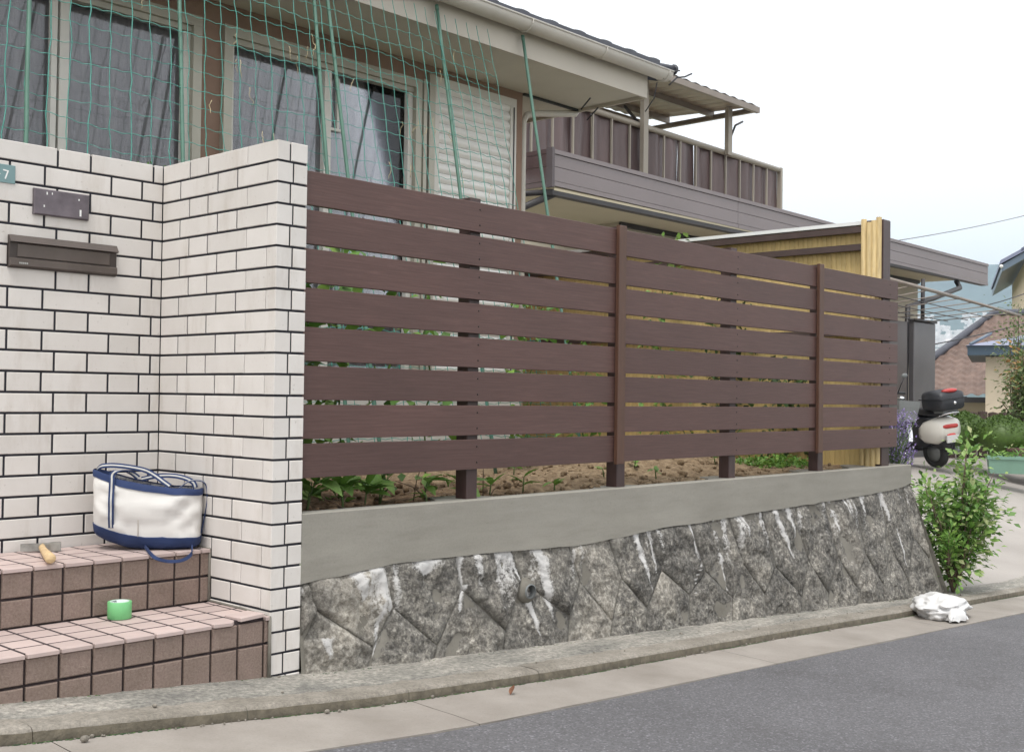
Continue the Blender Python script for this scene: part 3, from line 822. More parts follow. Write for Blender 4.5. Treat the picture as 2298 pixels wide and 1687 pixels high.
# end face of the wall turning up the driveway
def endstone(z0, z1, y0, y1, seed):
    m = MB()
    def fe(u, v):
        z = lerp(z0, z1, v); y = lerp(y0, y1, u); t = (.40 - z) / .75
        yy = y + (-.15 * t if u == 0 else -.02 * t)
        e = min(u, 1 - u, v, 1 - v) * 2; x = 4.64 + .24 * max(0, t) * (1 - .5 * u)
        return (x + .03 * min(1, e * 5) + .03 * nz(y * 8, z * 8, seed), yy, z)
    m.grid(fe, 12, 10); obj('stone', m, 'granite dark', sw)
for i, (z0, z1, y0, y1) in enumerate([(.10, .395, .02, .30), (-.12, .095, .02, .34), (-.36, -.125, .02, .42), (.0, .39, .31, .75), (-.3, -.01, .44, .9)]): endstone(z0, z1, y0, y1, i * 5 + 9)
# weep pipe
m = MB(); m.lathe([(.0295, -.038), (.044, -.030), (.050, -.005)], 24, 'Y', (1.066, 0, .150)); obj('mortar_collar', m, 'mortar joint', sw)
m = MB(); m.lathe([(.0255, -.044), (.029, -.044), (.029, .05), (.0255, .05), (.0255, -.041)], 24, 'Y', (1.066, 0, .150)); obj('weep_pipe', m, 'grey plastic', sw)
m = MB(); m.lathe([(0, .0), (.027, .0)], 16, 'Y', (1.066, 0, .150)); obj('weep_pipe_dark', m, 'room dark', sw)

# ------------------------------------------------------------------ brown board fence
fen = thing('board_fence', 'brown horizontal composite board fence with eight rails between tiled wall and bamboo screen', 'fence')
YF = .02; bh = .1116; pitch = .1276; ZT = 1.6346
secs = [(.004, 1.678), (1.682, 3.458), (3.462, 4.458)]
bm_ = {}
for si, (x0, x1) in enumerate(secs):
    m = MB(); c = .0015; l = x1 - x0
    m.box(0, l, 0, .02, c, bh - c); 
    m = MB()
    vs = []; prof = [(0, c), (c, 0), (.02 - c, 0), (.02, c), (.02, bh - c), (.02 - c, bh), (c, bh), (0, bh - c)]
    rings = [[(x, y, z) for y, z in prof] for x in (0, l)]
    m.loft(rings, True, False)
    me = m.mesh('board'); me.materials.append(MATS['brown composite board']); bm_[si] = me
    for k in range(8):
        z = ZT - bh - k * pitch
        obj('board', me, None, fen, (x0, YF + .0008 * nz(si * 3, k * 2.2), z + .0015 * nz(si * 7 + 1, k * 1.7)), (0, 0, 0))
for (x0, x1) in ((1.655, 1.706), (3.434, 3.485)):
    m = MB(); m.cbox(0, x1 - x0, 0, .018, 0, 1.028, .002); obj('cover_strip', m, 'cover strip brown', fen, (x0, YF - .022, .620))
for i, x in enumerate(posts[:4]):
    m = MB(); m.prism([(0, .003), (.003, 0), (.055, 0), (.058, .003), (.058, .058), (0, .058)], 0, 1.655 - ZC); 
    obj('post', m, 'brown post', fen, (x, .0425, ZC - .001 + 0))
m = MB(); m.prism([(0, .004), (.004, 0), (.096, 0), (.10, .004), (.10, .11), (0, .11)], 0, 2.0 - ZC); obj('post', m, 'brown post', fen, (4.30, .0425, ZC))
scm = MB(); scm.lathe([(0, -.0012), (.0028, -.0012), (.0036, .0), (.0036, .002)], 8, 'Y'); scm = scm.mesh('screw'); scm.materials.append(MATS['screw metal'])
for px, cols in ((.82, (0,)), (1.64, (0,)), (1.722, (0,)), (2.64, (0,)), (3.42, (0,)), (3.50, (0,)), (4.35, (0,))):
    if px in (1.64, 1.722, 3.42, 3.50): continue
    for k in range(8):
        for dz in (.026, .085):
            obj('screw', scm, None, fen, (px, YF - .0004, ZT - bh - k * pitch + dz))

# ------------------------------------------------------------------ bamboo screen running back from the fence end
bs = thing('bamboo_screen', 'yellow artificial bamboo privacy screen behind the brown fence', 'fence', (4.25, 0, .5))
cane = {}
y = .165; i = 0
while y < 3.1:
    r = .0165; hgt = 1.468
    key = i % 3
    if key not in cane:
        m = MB(); zz = 0; pts = []; rr = []
        nodes = [.28 + .11 * key, .70 + .07 * key, 1.12 - .1 * key]
        prof = [(r, 0)]
        for nd in nodes: prof += [(r, nd - .012), (r * 1.12, nd), (r * .9, nd + .006), (r, nd + .014)]
        prof += [(r, hgt), (0, hgt)]
        m.lathe(prof, 8, 'Z'); me = m.mesh('cane'); me.materials.append(MATS['screen bamboo']); cane[key] = me
    co_ = obj('cane', cane[key], None, bs, (.04 + .002 * nz(y * 9), y, 0), (0, 0, 0)); co_.scale = (.22, 1.02, 1)
    y += .0325; i += 1
def zr(y): return 1.0
for nm, z0, z1, xo in (('top_rail', 1.425, 1.462, .0), ('mid_rail', 1.318, 1.356, .005), ('lower_rail', .80, .835, .005)):
    m = MB(); m.box(0, .03, .14, 3.1, 0, z1 - z0); obj(nm, m, 'dark rail', bs, (-.01 + xo, 0, z0))
m = MB(); m.box(0, .12, .15, 3.15, 0, .022); obj('cap_sheet', m, 'pale roof sheet', bs, (-.012, 0, 1.4695))
for i, (dx, dy) in enumerate(((-.018, .10), (-.005, .075), (-.022, .132), (.01, .052))):
    m = MB(); m.lathe([(.017, 0), (.017, 1.478), (0, 1.478)], 8); obj('bundled_cane', m, 'darkened bamboo', bs, (dx, dy, 0.01 * i))

# ------------------------------------------------------------------ garden bed
def soilz(x, y):
    return .488 + .022 * nz(x * 3, y * 3) + .026 * abs(nz(x * 9, y * 9, 2)) + .014 * abs(nz(x * 28, y * 28, 5)) + .10 * exp(-((x - 2.9) / .9) ** 2 - ((y - .75) / .4) ** 2) + .05 * exp(-((x - 1.7) / .4) ** 2 - ((y - .45) / .25) ** 2)
m = MB(); m.grid(lambda u, v: (lerp(.003, 4.45, u), lerp(.06, 2.25, v), soilz(lerp(.003, 4.45, u), lerp(.06, 2.25, v)) - (.03 if v < .01 else 0)), 230, 110)
tag(obj('garden_soil', m, 'soil'), kind='structure')
cl = MB(); R2 = random.Random(3)
for i in range(800):
    x = R2.uniform(.1, 4.1); y = .08 + R2.random() ** 1.6 * 1.1; s = R2.uniform(.004, .016) * (1.5 if R2.random() < .1 else 1)
    sd_ = R2.random() * 50
    cl.ell((x, y, soilz(x, y) + s * .3), (s, s * R2.uniform(.7, 1.2), s * .75), 6, 4, lambda d: 1 + .45 * nz(d.x * 2 + sd_, d.y * 2, d.z * 2))
tag(obj('soil_clods', cl, 'soil'), 'crumbled soil clods along the garden bed behind the fence', 'soil', kind='stuff')

# leaf shapes -------------------------------------------------------
def leaf_faces(m, base, d, up, l, w, curl=.25, fold=.25, n=3):
    """one leaf as a folded, curved blade"""
    d = d.normalized(); s = d.cross(up)
    if s.length < 1e-4: s = Vector((1, 0, 0))
    s.normalize(); u = s.cross(d)
    prof = [(0, .05), (.25, .85), (.55, 1.0), (.82, .55), (1, .02)] if n > 2 else [(0, .1), (.5, 1), (1, .05)]
    vs = []; fs = []
    for t, k in prof:
        c = base + d * l * t - u * curl * l * t * t
        vs += [c - s * w * k / 2 + u * fold * w * k * .5, c, c + s * w * k / 2 + u * fold * w * k * .5]
    for i in range(len(prof) - 1):
        a = i * 3; fs += [(a, a + 1, a + 4, a + 3), (a + 1, a + 2, a + 5, a + 4)]
    m.add(vs, fs, True)
leafm = {}
def leafmesh(k):
    if k not in leafm:
        m = MB(); leaf_faces(m, Vector((0, 0, 0)), Vector((0, -1, .15)), Vector((0, 0, 1)), 1, [.42, .5, .34][k], [.25, .5, .12][k], .3)
        me = m.mesh('leaf'); me.materials.append(MATS['leaf fresh' if k != 1 else 'leaf bush']); leafm[k] = me
    return leafm[k]
def broad_plant(x, y, h, nl, ls, label, seed, group=None, name='leafy_plant', z=None):
    r = random.Random(seed); z0 = soilz(x, y) if z is None else z
    t = thing(name, label, 'plant', (x, y, z0), 0, group)
    m = MB(); ns = max(1, nl // 5); tips = []
    for i in range(ns):
        a = r.uniform(0, 2 * pi); sp = r.uniform(.1, .35) * h
        p = [Vector((0, 0, -.01)), Vector((cos(a) * sp * .5, sin(a) * sp * .5, h * .55)), Vector((cos(a) * sp, sin(a) * sp, h * r.uniform(.8, 1.05)))]
        m.tube(p, [.004, .003, .002], 5); tips.append(p)
    obj('stem', m, 'stem green', t)
    for i in range(nl):
        p = tips[i % ns]; k = r.uniform(.35, 1.0)
        q = p[0].lerp(p[1], k * 2) if k < .5 else p[1].lerp(p[2], k * 2 - 1)
        a = r.uniform(0, 2 * pi); s = ls * r.uniform(.7, 1.25)
        o = obj('leaf', leafmesh(r.choice((0, 0, 1, 2))), None, t, q, (r.uniform(-.7, .25), r.uniform(-.3, .3), a)); o.scale = (s, s, s)
    return t
grp = 'leafy plants in the garden bed'
spots = [(.17, .20, .10, 12, .13, 'dark broad leaved plant against the tiled wall end behind the lowest board'),
         (.33, .20, .10, 14, .12, 'bright green rosette plant just right of the tiled wall'),
         (.46, .24, .11, 14, .11, 'spreading light green plant between tiled wall and first fence post'),
         (.60, .32, .12, 10, .10, 'green plant with drooping leaves left of the first fence post'),
         (.72, .20, .09, 8, .09, 'small yellow green plant touching the first fence post on its left'),
         (.92, .17, .09, 8, .09, 'lime green seedling on the right side of the first fence post'),
         (1.12, .24, .07, 5, .075, 'pale green seedling on dark soil right of the first fence post'),
         (1.30, .22, .07, 5, .07, 'yellowish seedling in the soil between first and second fence post'),
         (1.48, .20, .05, 4, .06, 'tiny green sprout left of the second fence post'),
         (.66, .12, .035, 4, .06, 'small sprout beside the beam edge left of the first fence post')]
for i, (x, y, h, n, ls, lab) in enumerate(spots): broad_plant(x, y, h, n, ls, lab, 20 + i, grp)

for i, (x, y) in enumerate([(1.95, .30), (2.25, .22), (2.45, .5), (2.95, .28), (3.12, .45), (1.2, .5), (1.6, .55)]):
    broad_plant(x, y, .05, 4, .05, 'tiny green sprout in the soil ' + ['just right of the second fence post', 'midway between second and third fence posts', 'further back before the third fence post', 'right of the third fence post', 'further back right of the third fence post', 'further back right of the first fence post', 'further back left of the second fence post'][i], 60 + i, grp)
def foliage(fn, n, size, seed, asp=.5, curl=.2, simple_=True):
    r = random.Random(seed); m = MB()
    for i in range(n):
        p = fn(r)
        d = Vector((r.gauss(0, 1), r.gauss(0, 1), r.gauss(0, .7) - .1)); up = Vector((r.gauss(0, .4), r.gauss(0, .4), 1))
        s = size * r.uniform(.6, 1.35)
        leaf_faces(m, Vector(p), d, up, s, s * asp, curl, .3, 2 if simple_ else 3)
    return m
# climbing bean vines on the net behind the fence (seen through the gaps)
def vine(x, y, z0, z1, sp, n, size, label, seed, mat='leaf fresh'):
    t = thing('climbing_plant', label, 'plant', (x, y, z0), 0, 'climbing plants behind the fence')
    r = random.Random(seed)
    pts = [(sp * .3 * nz(k * .9, seed), .08 * nz(k * .8, seed + 5), (z1 - z0) * k / 9) for k in range(10)]
    m = MB(); m.tube(pts, .004, 5); obj('stem', m, 'stem green', t)
    def f(r):
        k = r.random() ** .8; p = pts[int(k * 9)]; return (max(.03 - x, p[0] + r.gauss(0, sp)), p[1] + r.gauss(0, sp * .5), (z1 - z0) * k)
    o = obj('leaves', foliage(f, n, size, seed, .75), mat, t); o['kind'] = 'stuff'
vine(.24, .45, .5, 1.5, .10, 260, .06, 'tall leafy vine behind the left end of the fence beside the tiled wall', 1)
vine(.55, .50, .5, 1.52, .13, 260, .06, 'leafy vine behind the fence left of the first post', 2)
vine(1.05, .55, .5, 1.46, .10, 110, .055, 'sparse vine behind the fence just right of the first post', 3)
vine(2.15, .95, .5, 1.4, .14, 220, .05, 'thin pale vine behind the fence left of the second cover strip', 4)
vine(2.65, 1.0, .5, 1.2, .14, 200, .05, 'pale vine in front of the house corner behind the fence', 5)
vine(4.02, 1.45, .5, 1.98, .10, 420, .042, 'bushy green creeper over the far end of the bamboo screen', 6, 'leaf bush')
vine(4.10, 1.0, .5, 1.55, .18, 600, .045, 'dense green creeper in front of the bamboo screen', 7, 'leaf dark')
vine(4.12, .6, .5, 1.15, .16, 420, .045, 'low green creeper at the foot of the bamboo screen', 8, 'leaf dark')
# flowers and low greenery at the far end of the bed
def low(x, y, rx, ry, h, n, size, name, label, mat, seed, cat='plant', par=None):
    def f(r):
        a = r.random() * 2 * pi; q = sqrt(r.random()); xx = x + cos(a) * q * rx; yy = y + sin(a) * q * ry
        return (xx, yy, soilz(xx, yy) + r.random() * h * (1 - q * .6))
    o = obj(name, foliage(f, n, size, seed), mat, par); return o
t = thing('flower_clump', 'low green clump with yellow flowers behind the fence near the bamboo screen', 'plant')
o = low(3.35, .85, .28, .22, .15, 900, .035, 'foliage', '', 'leaf bush', 31, par=t); o['kind'] = 'stuff'
fl = MB(); r = random.Random(5)
for i in range(26):
    x = 3.2 + r.gauss(0, .12); y = .75 + r.gauss(0, .09); z = soilz(x, y) + .13 + r.random() * .03
    for k in range(5):
        a = k * 2 * pi / 5 + r.random(); leaf_faces(fl, Vector((x, y, z)), Vector((cos(a), sin(a), .25)), Vector((0, 0, 1)), .016, .011, .1, .1, 2)
o = obj('flowers', fl, 'yellow petal', t); o['kind'] = 'stuff'
t = thing('ground_cover_clump', 'bright green low plants in the bed left of the last fence post', 'plant')
o = low(3.75, .42, .38, .16, .09, 900, .03, 'foliage', '', 'leaf fresh', 32, par=t); o['kind'] = 'stuff'
t = thing('small_weed', 'small yellow green weed poking above the tiled wall inner corner', 'plant')
def fw(r): return (-.12 + r.gauss(0, .02), .78 + r.gauss(0, .015), 1.70 + r.random() * .03)
o = obj('foliage', foliage(fw, 40, .02, 9), 'leaf fresh', t); o['kind'] = 'stuff'
# dry stalks
tk = MB()
for (x, y, dx, dy, h) in ((.62, .15, .03, 0, .11), (.70, .16, -.10, .05, .07), (.72, .17, -.12, .06, .075), (.44, .13, -.10, .05, .05), (.30, .12, -.14, .06, .06), (1.02, .15, .06, .0, .05), (.98, .14, .02, .02, .12)):
    z = soilz(x, y); tk.tube([(x, y, z), (x + dx * .5, y + dy * .5, z + h * .7), (x + dx, y + dy, z + h)], [.0026, .002, .0015], 5)
tag(obj('dry_stalks', tk, 'twig'), 'dry broken plant stalks lying on the soil near the first fence post', 'stalks', kind='stuff')

# ------------------------------------------------------------------ own house
HY = 2.2; EZ = 2.95; HC = 3.425
house = thing('brown_house', 'brown stucco house with pale eaves, sliding windows and dark tiled roof behind the fence', 'house', (0, 0, 0))
m = MB()
def wallpart(x0, x1, z0, z1): m.box(x0, x1, HY, HY + .12, z0, z1)
wallpart(-3.0, -.75, .3, 3.05); wallpart(-.75, .944, 2.84, 3.05); wallpart(.944, 1.077, .3, 3.05); wallpart(1.077, 2.54, 2.84, 3.05); wallpart(-.75, .944, .3, .98); wallpart(1.077, 2.54, .3, .98)
wallpart(2.54, 2.595, .3, 3.05); wallpart(2.595, 3.35, 2.89, 3.05); wallpart(2.595, 3.35, .3, .97); wallpart(3.35, HC, .3, 3.05)
m.box(HC - .12, HC, HY + .1205, 7.5, .3, 3.05); m.box(-3, HC - .121, 7.4, 7.5, .3, 3.05); m.box(-3, -2.9, HY + .121, 7.39, .3, 3.05)
obj('wall', m, 'brown stucco', house)
m = MB(); m.box(-3, HC + .004, HY - .012, HY - .001, .3, .90); obj('footing', m, 'house footing', house)
m = MB(); m.box(-3.4, 3.99, 1.605, HY - .001, EZ, EZ + .012); m.box(HC + .001, 3.99, HY - .0005, 7.9, EZ, EZ + .012)
obj('soffit', m, 'soffit board', house)
m = MB(); m.box(-3.4, 4.0, 1.585, 1.6035, EZ - .022, EZ + .155); m.box(3.992, 4.01, 1.606, 8.0, EZ - .022, EZ + .125)
obj('fascia', m, 'eave beige', house)
# half-round gutter
gt = MB()
def fg(u, v):
    a = -pi * .0 + pi * u; x = lerp(-3.4, 4.13, v); r = .058
    return (x, 1.52 + r * cos(a), 3.113 - r * sin(a) * 1.0)
gt.grid(fg, 10, 12); gt.grid(lambda u, v: (lerp(-3.4, 4.13, v), 1.52 + .054 * cos(pi * (1 - u)), 3.113 - .054 * sin(pi * u)), 10, 12)
gt.tube([(-3.4, 1.462, 3.115), (4.13, 1.462, 3.115)], .007, 6)
gt.add([(4.13, 1.52 + .058 * cos(a), 3.113 - .058 * sin(a)) for a in [pi * k / 10 for k in range(11)]], [tuple(range(11))])
g_o = obj('gutter', gt, 'gutter pvc', house)
br = MB()
for x in (-1.5, -.8, -.1, .6, 1.3, 2.0, 2.7, 3.4, 4.08):
    pts = [(x, 1.595, 3.10)] + [(x, 1.52 + .063 * cos(a), 3.113 - .063 * sin(a)) for a in [k * pi / 8 for k in range(9)]]
    br.tube(pts, .0035, 5)
obj('bracket', br, 'gutter pvc', g_o)
# roof: tile courses
roof = MB(); roof.add([(-3.5, 1.56, 3.13), (4.10, 1.56, 3.13), (4.10, 8.0, 5.0), (-3.5, 8.0, 5.0)], [(0, 1, 2, 3)]); roof.add([(4.10, 1.56, 3.13), (4.10, 8, 5.0), (4.10, 8, 4.9), (4.10, 1.56, 3.06)], [(0, 1, 2, 3)])
ro = obj('roof', roof, 'roof tile dark', house)
rt = MB()
tw = .268
def ft(u, v):
    x = u * tw; y = v * .28
    k = .008 * (cos(2 * pi * (u - .82)) if .57 < u < 1.07 else -.25) + .012
    return (x, y, .040 + max(-.004, k) + y * .29)
rt.grid(ft, 14, 2); rt.grid(lambda u, v: (u * tw, 0, lerp(.0, ft(u, 0)[2], v)), 14, 1)
rme = rt.mesh('roof_tile'); rme.materials.append(MATS['roof tile dark'])
x = -2.0; k = 0
while x < 4.0:
    for c in range(2):
        obj('roof_tile', rme, None, ro, (x, 1.60 + c * .25, 3.140 + c * .066 + .030 * max(0, x) / 4))
    x += tw; k += 1
# ridge end and verge caps above the corner of the eave
def rcap(x0, y0, z0, x1, y1, z1, r, mat='roof tile dark'):
    mm = MB(); mm.tube([(x0, y0, z0), (x1, y1, z1)], r, 10); mm.tube([(x1 - .03 * (x1 - x0), y1, z1), (x1, y1, z1)], r * 1.25, 10); return obj('ridge_tile', mm, mat, ro)
for i in range(9):
    rcap(3.93 - (i + 1) * .30, 1.86, 3.265 - .002 * i, 3.93 - i * .30, 1.86, 3.268 - .002 * i, .026)
m = MB(); m.box(3.55, 3.95, 1.80, 1.92, 3.16, 3.255); obj('ridge_base', m, 'roof tile dark', ro)
rcap(3.95, 1.80, 3.225, 4.36, 1.62, 3.205, .030); rcap(3.99, 1.95, 3.275, 4.17, 1.90, 3.330, .022)
m = MB(); m.box(3.95, 4.34, 1.64, 1.78, 3.165, 3.205); obj('verge_base', m, 'roof tile dark', ro)
# wires / bracket stubs at the eave corner
m = MB()
m.tube([(4.13, 1.50, 3.03), (4.22, 1.50, 3.10), (4.30, 1.49, 3.12), (4.37, 1.48, 3.155)], .006, 5)
m.tube([(4.06, 1.50, 3.06), (4.16, 1.50, 3.13), (4.24, 1.49, 3.15)], .005, 5)
m.tube([(4.02, 1.52, 3.03), (4.03, 1.55, 2.93), (4.00, 1.6, 2.84)], .004, 5)
m.tube([(3.78, 1.9, 2.94), (3.74, 1.95, 2.86)], .005, 4); m.tube([(3.99, 2.0, 2.93), (3.93, 2.05, 2.84)], .005, 4)
wr = obj('loose_wires', m, 'cable black', house); wr['kind'] = 'stuff'
# downpipe and its elbow to the side gutter
m = MB(); m.tube([(4.02, 2.22, 2.945), (3.98, 2.2, 2.915), (3.55, 2.20, 2.838), (3.48, 2.21, 2.815), (3.450, 2.215, 2.76), (3.450, 2.215, .4)], .022, 10); obj('downpipe', m, 'gutter pvc', house)
m = MB(); m.box(HC, 3.99, HY - .02, HY + .0, EZ - .016, EZ - .001); obj('eave_shadow_line', m, 'eave shadow', house)  # dark strip paints the shadow line under the side eave
# windows
def window(x0, x1, z0, z1, mids, name='window', mid_dark=()):
    f = MB(); t = .05
    f.box(x0, x1, HY - .035, HY + .06, z1 - .055, z1); f.box(x0, x1, HY - .035, HY + .06, z0, z0 + .04)
    f.box(x0, x0 + t, HY - .035, HY + .06, z0 + .0405, z1 - .0555); f.box(x1 - t, x1, HY - .035, HY + .06, z0 + .0405, z1 - .0555)
    f.box(x0 + t * .9, x1 - t * .9, HY - .015, HY + .05, z1 - .085, z1 - .0553)
    fo = obj(name, f, 'window alloy', house)
    ss = MB()
    for a, b in mids:
        ss.box(a, b, HY - .005, HY + .03, z0 + .041, z1 - .086)
    obj('stile', ss, 'window alloy pale', fo)
    g = MB(); g.box(x0 + t + .001, x1 - t - .001, HY + .032, HY + .036, z0 + .041, z1 - .086); obj('pane', g, 'window glass', fo)
    cu = MB()
    def fc(u, v):
        x = lerp(x0 + t, x1 - t, u); return (x, HY + .085 + .003 * sin(x * 74 + 1.5 * nz(x * 3)) + .002 * nz(x * 4, v * 3), lerp(z0, z1, v))
    cu.grid(fc, 260, 3); obj('curtain', cu, 'curtain lace', fo)
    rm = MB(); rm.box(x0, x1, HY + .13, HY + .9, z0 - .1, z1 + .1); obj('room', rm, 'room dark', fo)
    return fo
window(-.75, .944, .985, 2.835, [(.165, .192), (.205, .250), (.855, .893), (-.70, -.66)])
w2 = window(1.077, 2.48, .985, 2.835, [(1.127, 1.155), (1.757, 1.805), (2.392, 2.428)])
m = MB(); m.box(1.86, 1.875, HY + .01, HY + .028, 2.43, 2.72); m.box(1.806, 1.90, HY + .01, HY + .029, 2.415, 2.430); obj('hanging_rail', m, 'window alloy pale', w2)
m = MB(); m.tube([(2.30, HY + .06, 2.75), (2.02, HY + .06, 1.6)], .008, 6); obj('curtain_pole', m, 'dark iron', w2)
m = MB(); m.box(2.485, 2.512, HY - .045, HY - .0005, .98, 2.84); m.box(2.545, 2.594, HY - .03, HY - .0006, .98, 2.89); obj('window_trim', m, 'window alloy', house)
m = MB(); m.box(2.5135, 2.5435, HY - .010, HY - .0008, .98, 2.84); obj('shadow_gap', m, 'dark iron', house)  # dark strip in the gap, its shade put in as colour
# roller shutter
sh = MB(); sh.box(2.597, 3.348, HY - .018, HY + .05, 2.835, 2.888); sh.box(2.597, 2.640, HY - .018, HY + .05, .975, 2.8345); sh.box(3.292, 3.348, HY - .018, HY + .05, .975, 2.8345)
sho = obj('shutter', sh, 'window alloy pale', house)
slm = MB(); slm.grid(lambda u, v: (lerp(0, .651, u), -.014 * sin(pi * v) , lerp(0, .0545, v)), 1, 8); slm.box(0, .651, .003, .008, -.008, -.0005)
slm = slm.mesh('slat'); slm.materials.append(MATS['shutter slat'])
for i in range(30): obj('slat', slm, None, sho, (2.6405, HY + .0, .985 + i * .0625))
m = MB(); m.box(3.318, 3.327, HY - .022, HY - .0185, .98, 2.83); obj('rail_groove', m, 'dark iron', sho)

# ------------------------------------------------------------------ green poles and climbing net
def pole(x0, z0, y0, x1, z1, y1, label, r=.0092):
    t = thing('garden_pole', label, 'pole', (x1, y1, z1), 0, 'green garden poles leaning against the eave')
    m = MB(); a = Vector((x0 - x1, y0 - y1, z0 - z1)); b = Vector((0, 0, 0)); n = 16
    m.tube([b.lerp(a, k / n) + Vector((.004 * nz(k * .6, x0), 0, 0)) for k in range(n + 1)], r, 8)
    obj('rod', m, 'pole green', t)
    c = MB(); c.tube([a - (a.normalized() * .02), a + a.normalized() * .012], r * 1.15, 8); obj('end_cap', c, 'pole green', t)
def ext(A, B, zt):   # extend A->B (upper, lower) down to height zt
    k = (zt - A[2]) / (B[2] - A[2]); return tuple(lerp(A[i], B[i], k) for i in range(3))
PL = [((-.292, 1.413, 2.429), (-.358, 1.269, 1.831), 'leftmost green garden pole in front of the first window'),
      ((.389, 1.458, 2.619), (.311, 1.281, 1.881), 'green garden pole in front of the right edge of the first window'),
      ((1.154, 1.51, 2.831), (1.088, 1.298, 1.948), 'left one of the close pair of green poles at the second window'),
      ((1.24, 1.515, 2.855), (1.212, 1.299, 1.955), 'right one of the close pair of green poles at the second window'),
      ((2.019, 1.55, 2.999), (1.971, 1.3, 1.958), 'green garden pole leaning in front of the white roller shutter'),
      ((2.719, 1.555, 3.02), (2.638, 1.16, 1.38), 'rightmost green garden pole leaning right of the house corner')]
for A, B, lab in PL:
    up = ext(A, B, 3.03 if A[0] > 2 else 3.0); dn = ext(A, B, .5)
    pole(up[0], up[2], up[1], dn[0], dn[2], dn[1], lab)
# net: hangs from the gutter line down along the poles
net = MB(); rn = random.Random(12)
def npt(x, t):    # t 0 at top .. 1 near the ground ; plane of the poles
    zz = lerp(3.0, .6, t)
    yy = 1.545 - (3.0 - zz) * .24 + .03 * nz(x * 1.6, zz * 1.3, 7)
    xx = x - (3.0 - zz) * max(0, .13 - .10 * max(0, x))
    sag = .012 * nz(x * 5, zz * 4, 1) + .012 * nz(x * 13, zz * 11, 2)
    return Vector((xx + sag, yy, zz))
cols = []
x = -.62
while x < 2.42:
    cols.append(x); x += .080 + .004 * rn.random()
for ci, x in enumerate(cols):
    n = 44; amp = 1 if x < 1.4 else .5
    net.tube([npt(x, k / n) for k in range(n + 1)], .0021 if ci % 2 else .0026, 4, False)
for j in range(28):
    t = .015 + j * .035
    n = 300; x1 = 2.40
    if j < 2: continue
    pts = []
    for k in range(n + 1):
        x = lerp(-.62, x1, k / n); p = npt(x, t - .0028 * abs(sin(x * 38.3 + .3 * nz(j))) + .010 * nz(x * 3, j))
        pts.append(p)
    net.tube(pts, .0015 if j % 3 else .0019, 3, False)
tag(obj('climbing_net', net, 'net cord'), 'green climbing plant net hanging from the eave in front of the windows', 'net')
td = MB()
for i in range(26):
    x = rn.uniform(.2, 2.3); t = rn.uniform(.08, .4); p = npt(x, t); pts = [p]
    for k in range(5): p = p + Vector((rn.gauss(0, .006), rn.gauss(0, .006), -rn.uniform(.008, .02))); pts.append(p)
    td.tube(pts, .0016, 4)
tag(obj('dry_tendrils', td, 'dry tendril'), 'dried tendrils of last season caught in the green net', 'tendrils', kind='stuff')

# ------------------------------------------------------------------ things lying about
# canvas tote bag in the corner of the upper step
bag = thing('tote_bag', 'white canvas tote bag with navy trim standing on the upper step in the wall corner', 'bag', (-.262, .495, .384), radians(-38))
def bagring(z, grow=0.0, npt_=56):
    # local x along the front face, y towards the wall
    k = z / .26
    hl = lerp(.166, .176, max(0, k) ** .6) + grow; hd = lerp(.064, .076, k) + grow
    pts = []
    for i in range(npt_):
        a = 2 * pi * i / npt_; ca, sa = cos(a), sin(a); e = .5
        x = hl * (abs(ca) ** e) * (1 if ca >= 0 else -1); y = hd * (abs(sa) ** .75) * (1 if sa >= 0 else -1)
        sg = .010 * nz(x * 14, z * 13, 3) + .006 * nz(x * 30, z * 26, 8)
        if y > 0: y = min(y, .055)
        zz = z + .036 * (-x / .18) * k - .020 * k * (1 - (x / .18) ** 2) + .006 * k * nz(x * 20, sa, 4) + (.052 * max(0, (-x - .02) / .16) ** 1.3) * (1 - k)
        y += -(sg + .007 * abs(nz(x * 9 + 4, z * 16, 6)) + .004 * nz(x * 40, z * 22, 2)) * 1.5 * (1 if sa < 0 else 0) - .018 * sin(pi * min(1, k)) * (1 if sa < 0 else 0)
        pts.append((x + sg * .5, y, zz))
    return pts
m = MB(); zs = [.048 + .205 * k / 14 for k in range(15)]
m.loft([bagring(z) for z in zs], False); m.loft([bagring(z, -.004) for z in reversed(zs)], False)
obj('canvas_body', m, 'canvas', bag)
m = MB(); zs = [-.0005, .008, .02, .035, .0485, .0515]
m.loft([bagring(z, .003 - (.022 if i == 0 else (.006 if i == 1 else 0))) for i, z in enumerate(zs)], True); obj('navy_base', m, 'navy canvas', bag)
m = MB(); zs = [.232, .242, .255, .259]
m.loft([bagring(z, .003 if i < 3 else .0) for i, z in enumerate(zs)], False); m.loft([bagring(z, -.005) for z in reversed(zs)], False)
obj('navy_rim', m, 'navy canvas', bag)
m = MB(); m.loft([bagring(.19, -.006), bagring(.14, -.01)], True); obj('lining', m, 'navy canvas', bag)
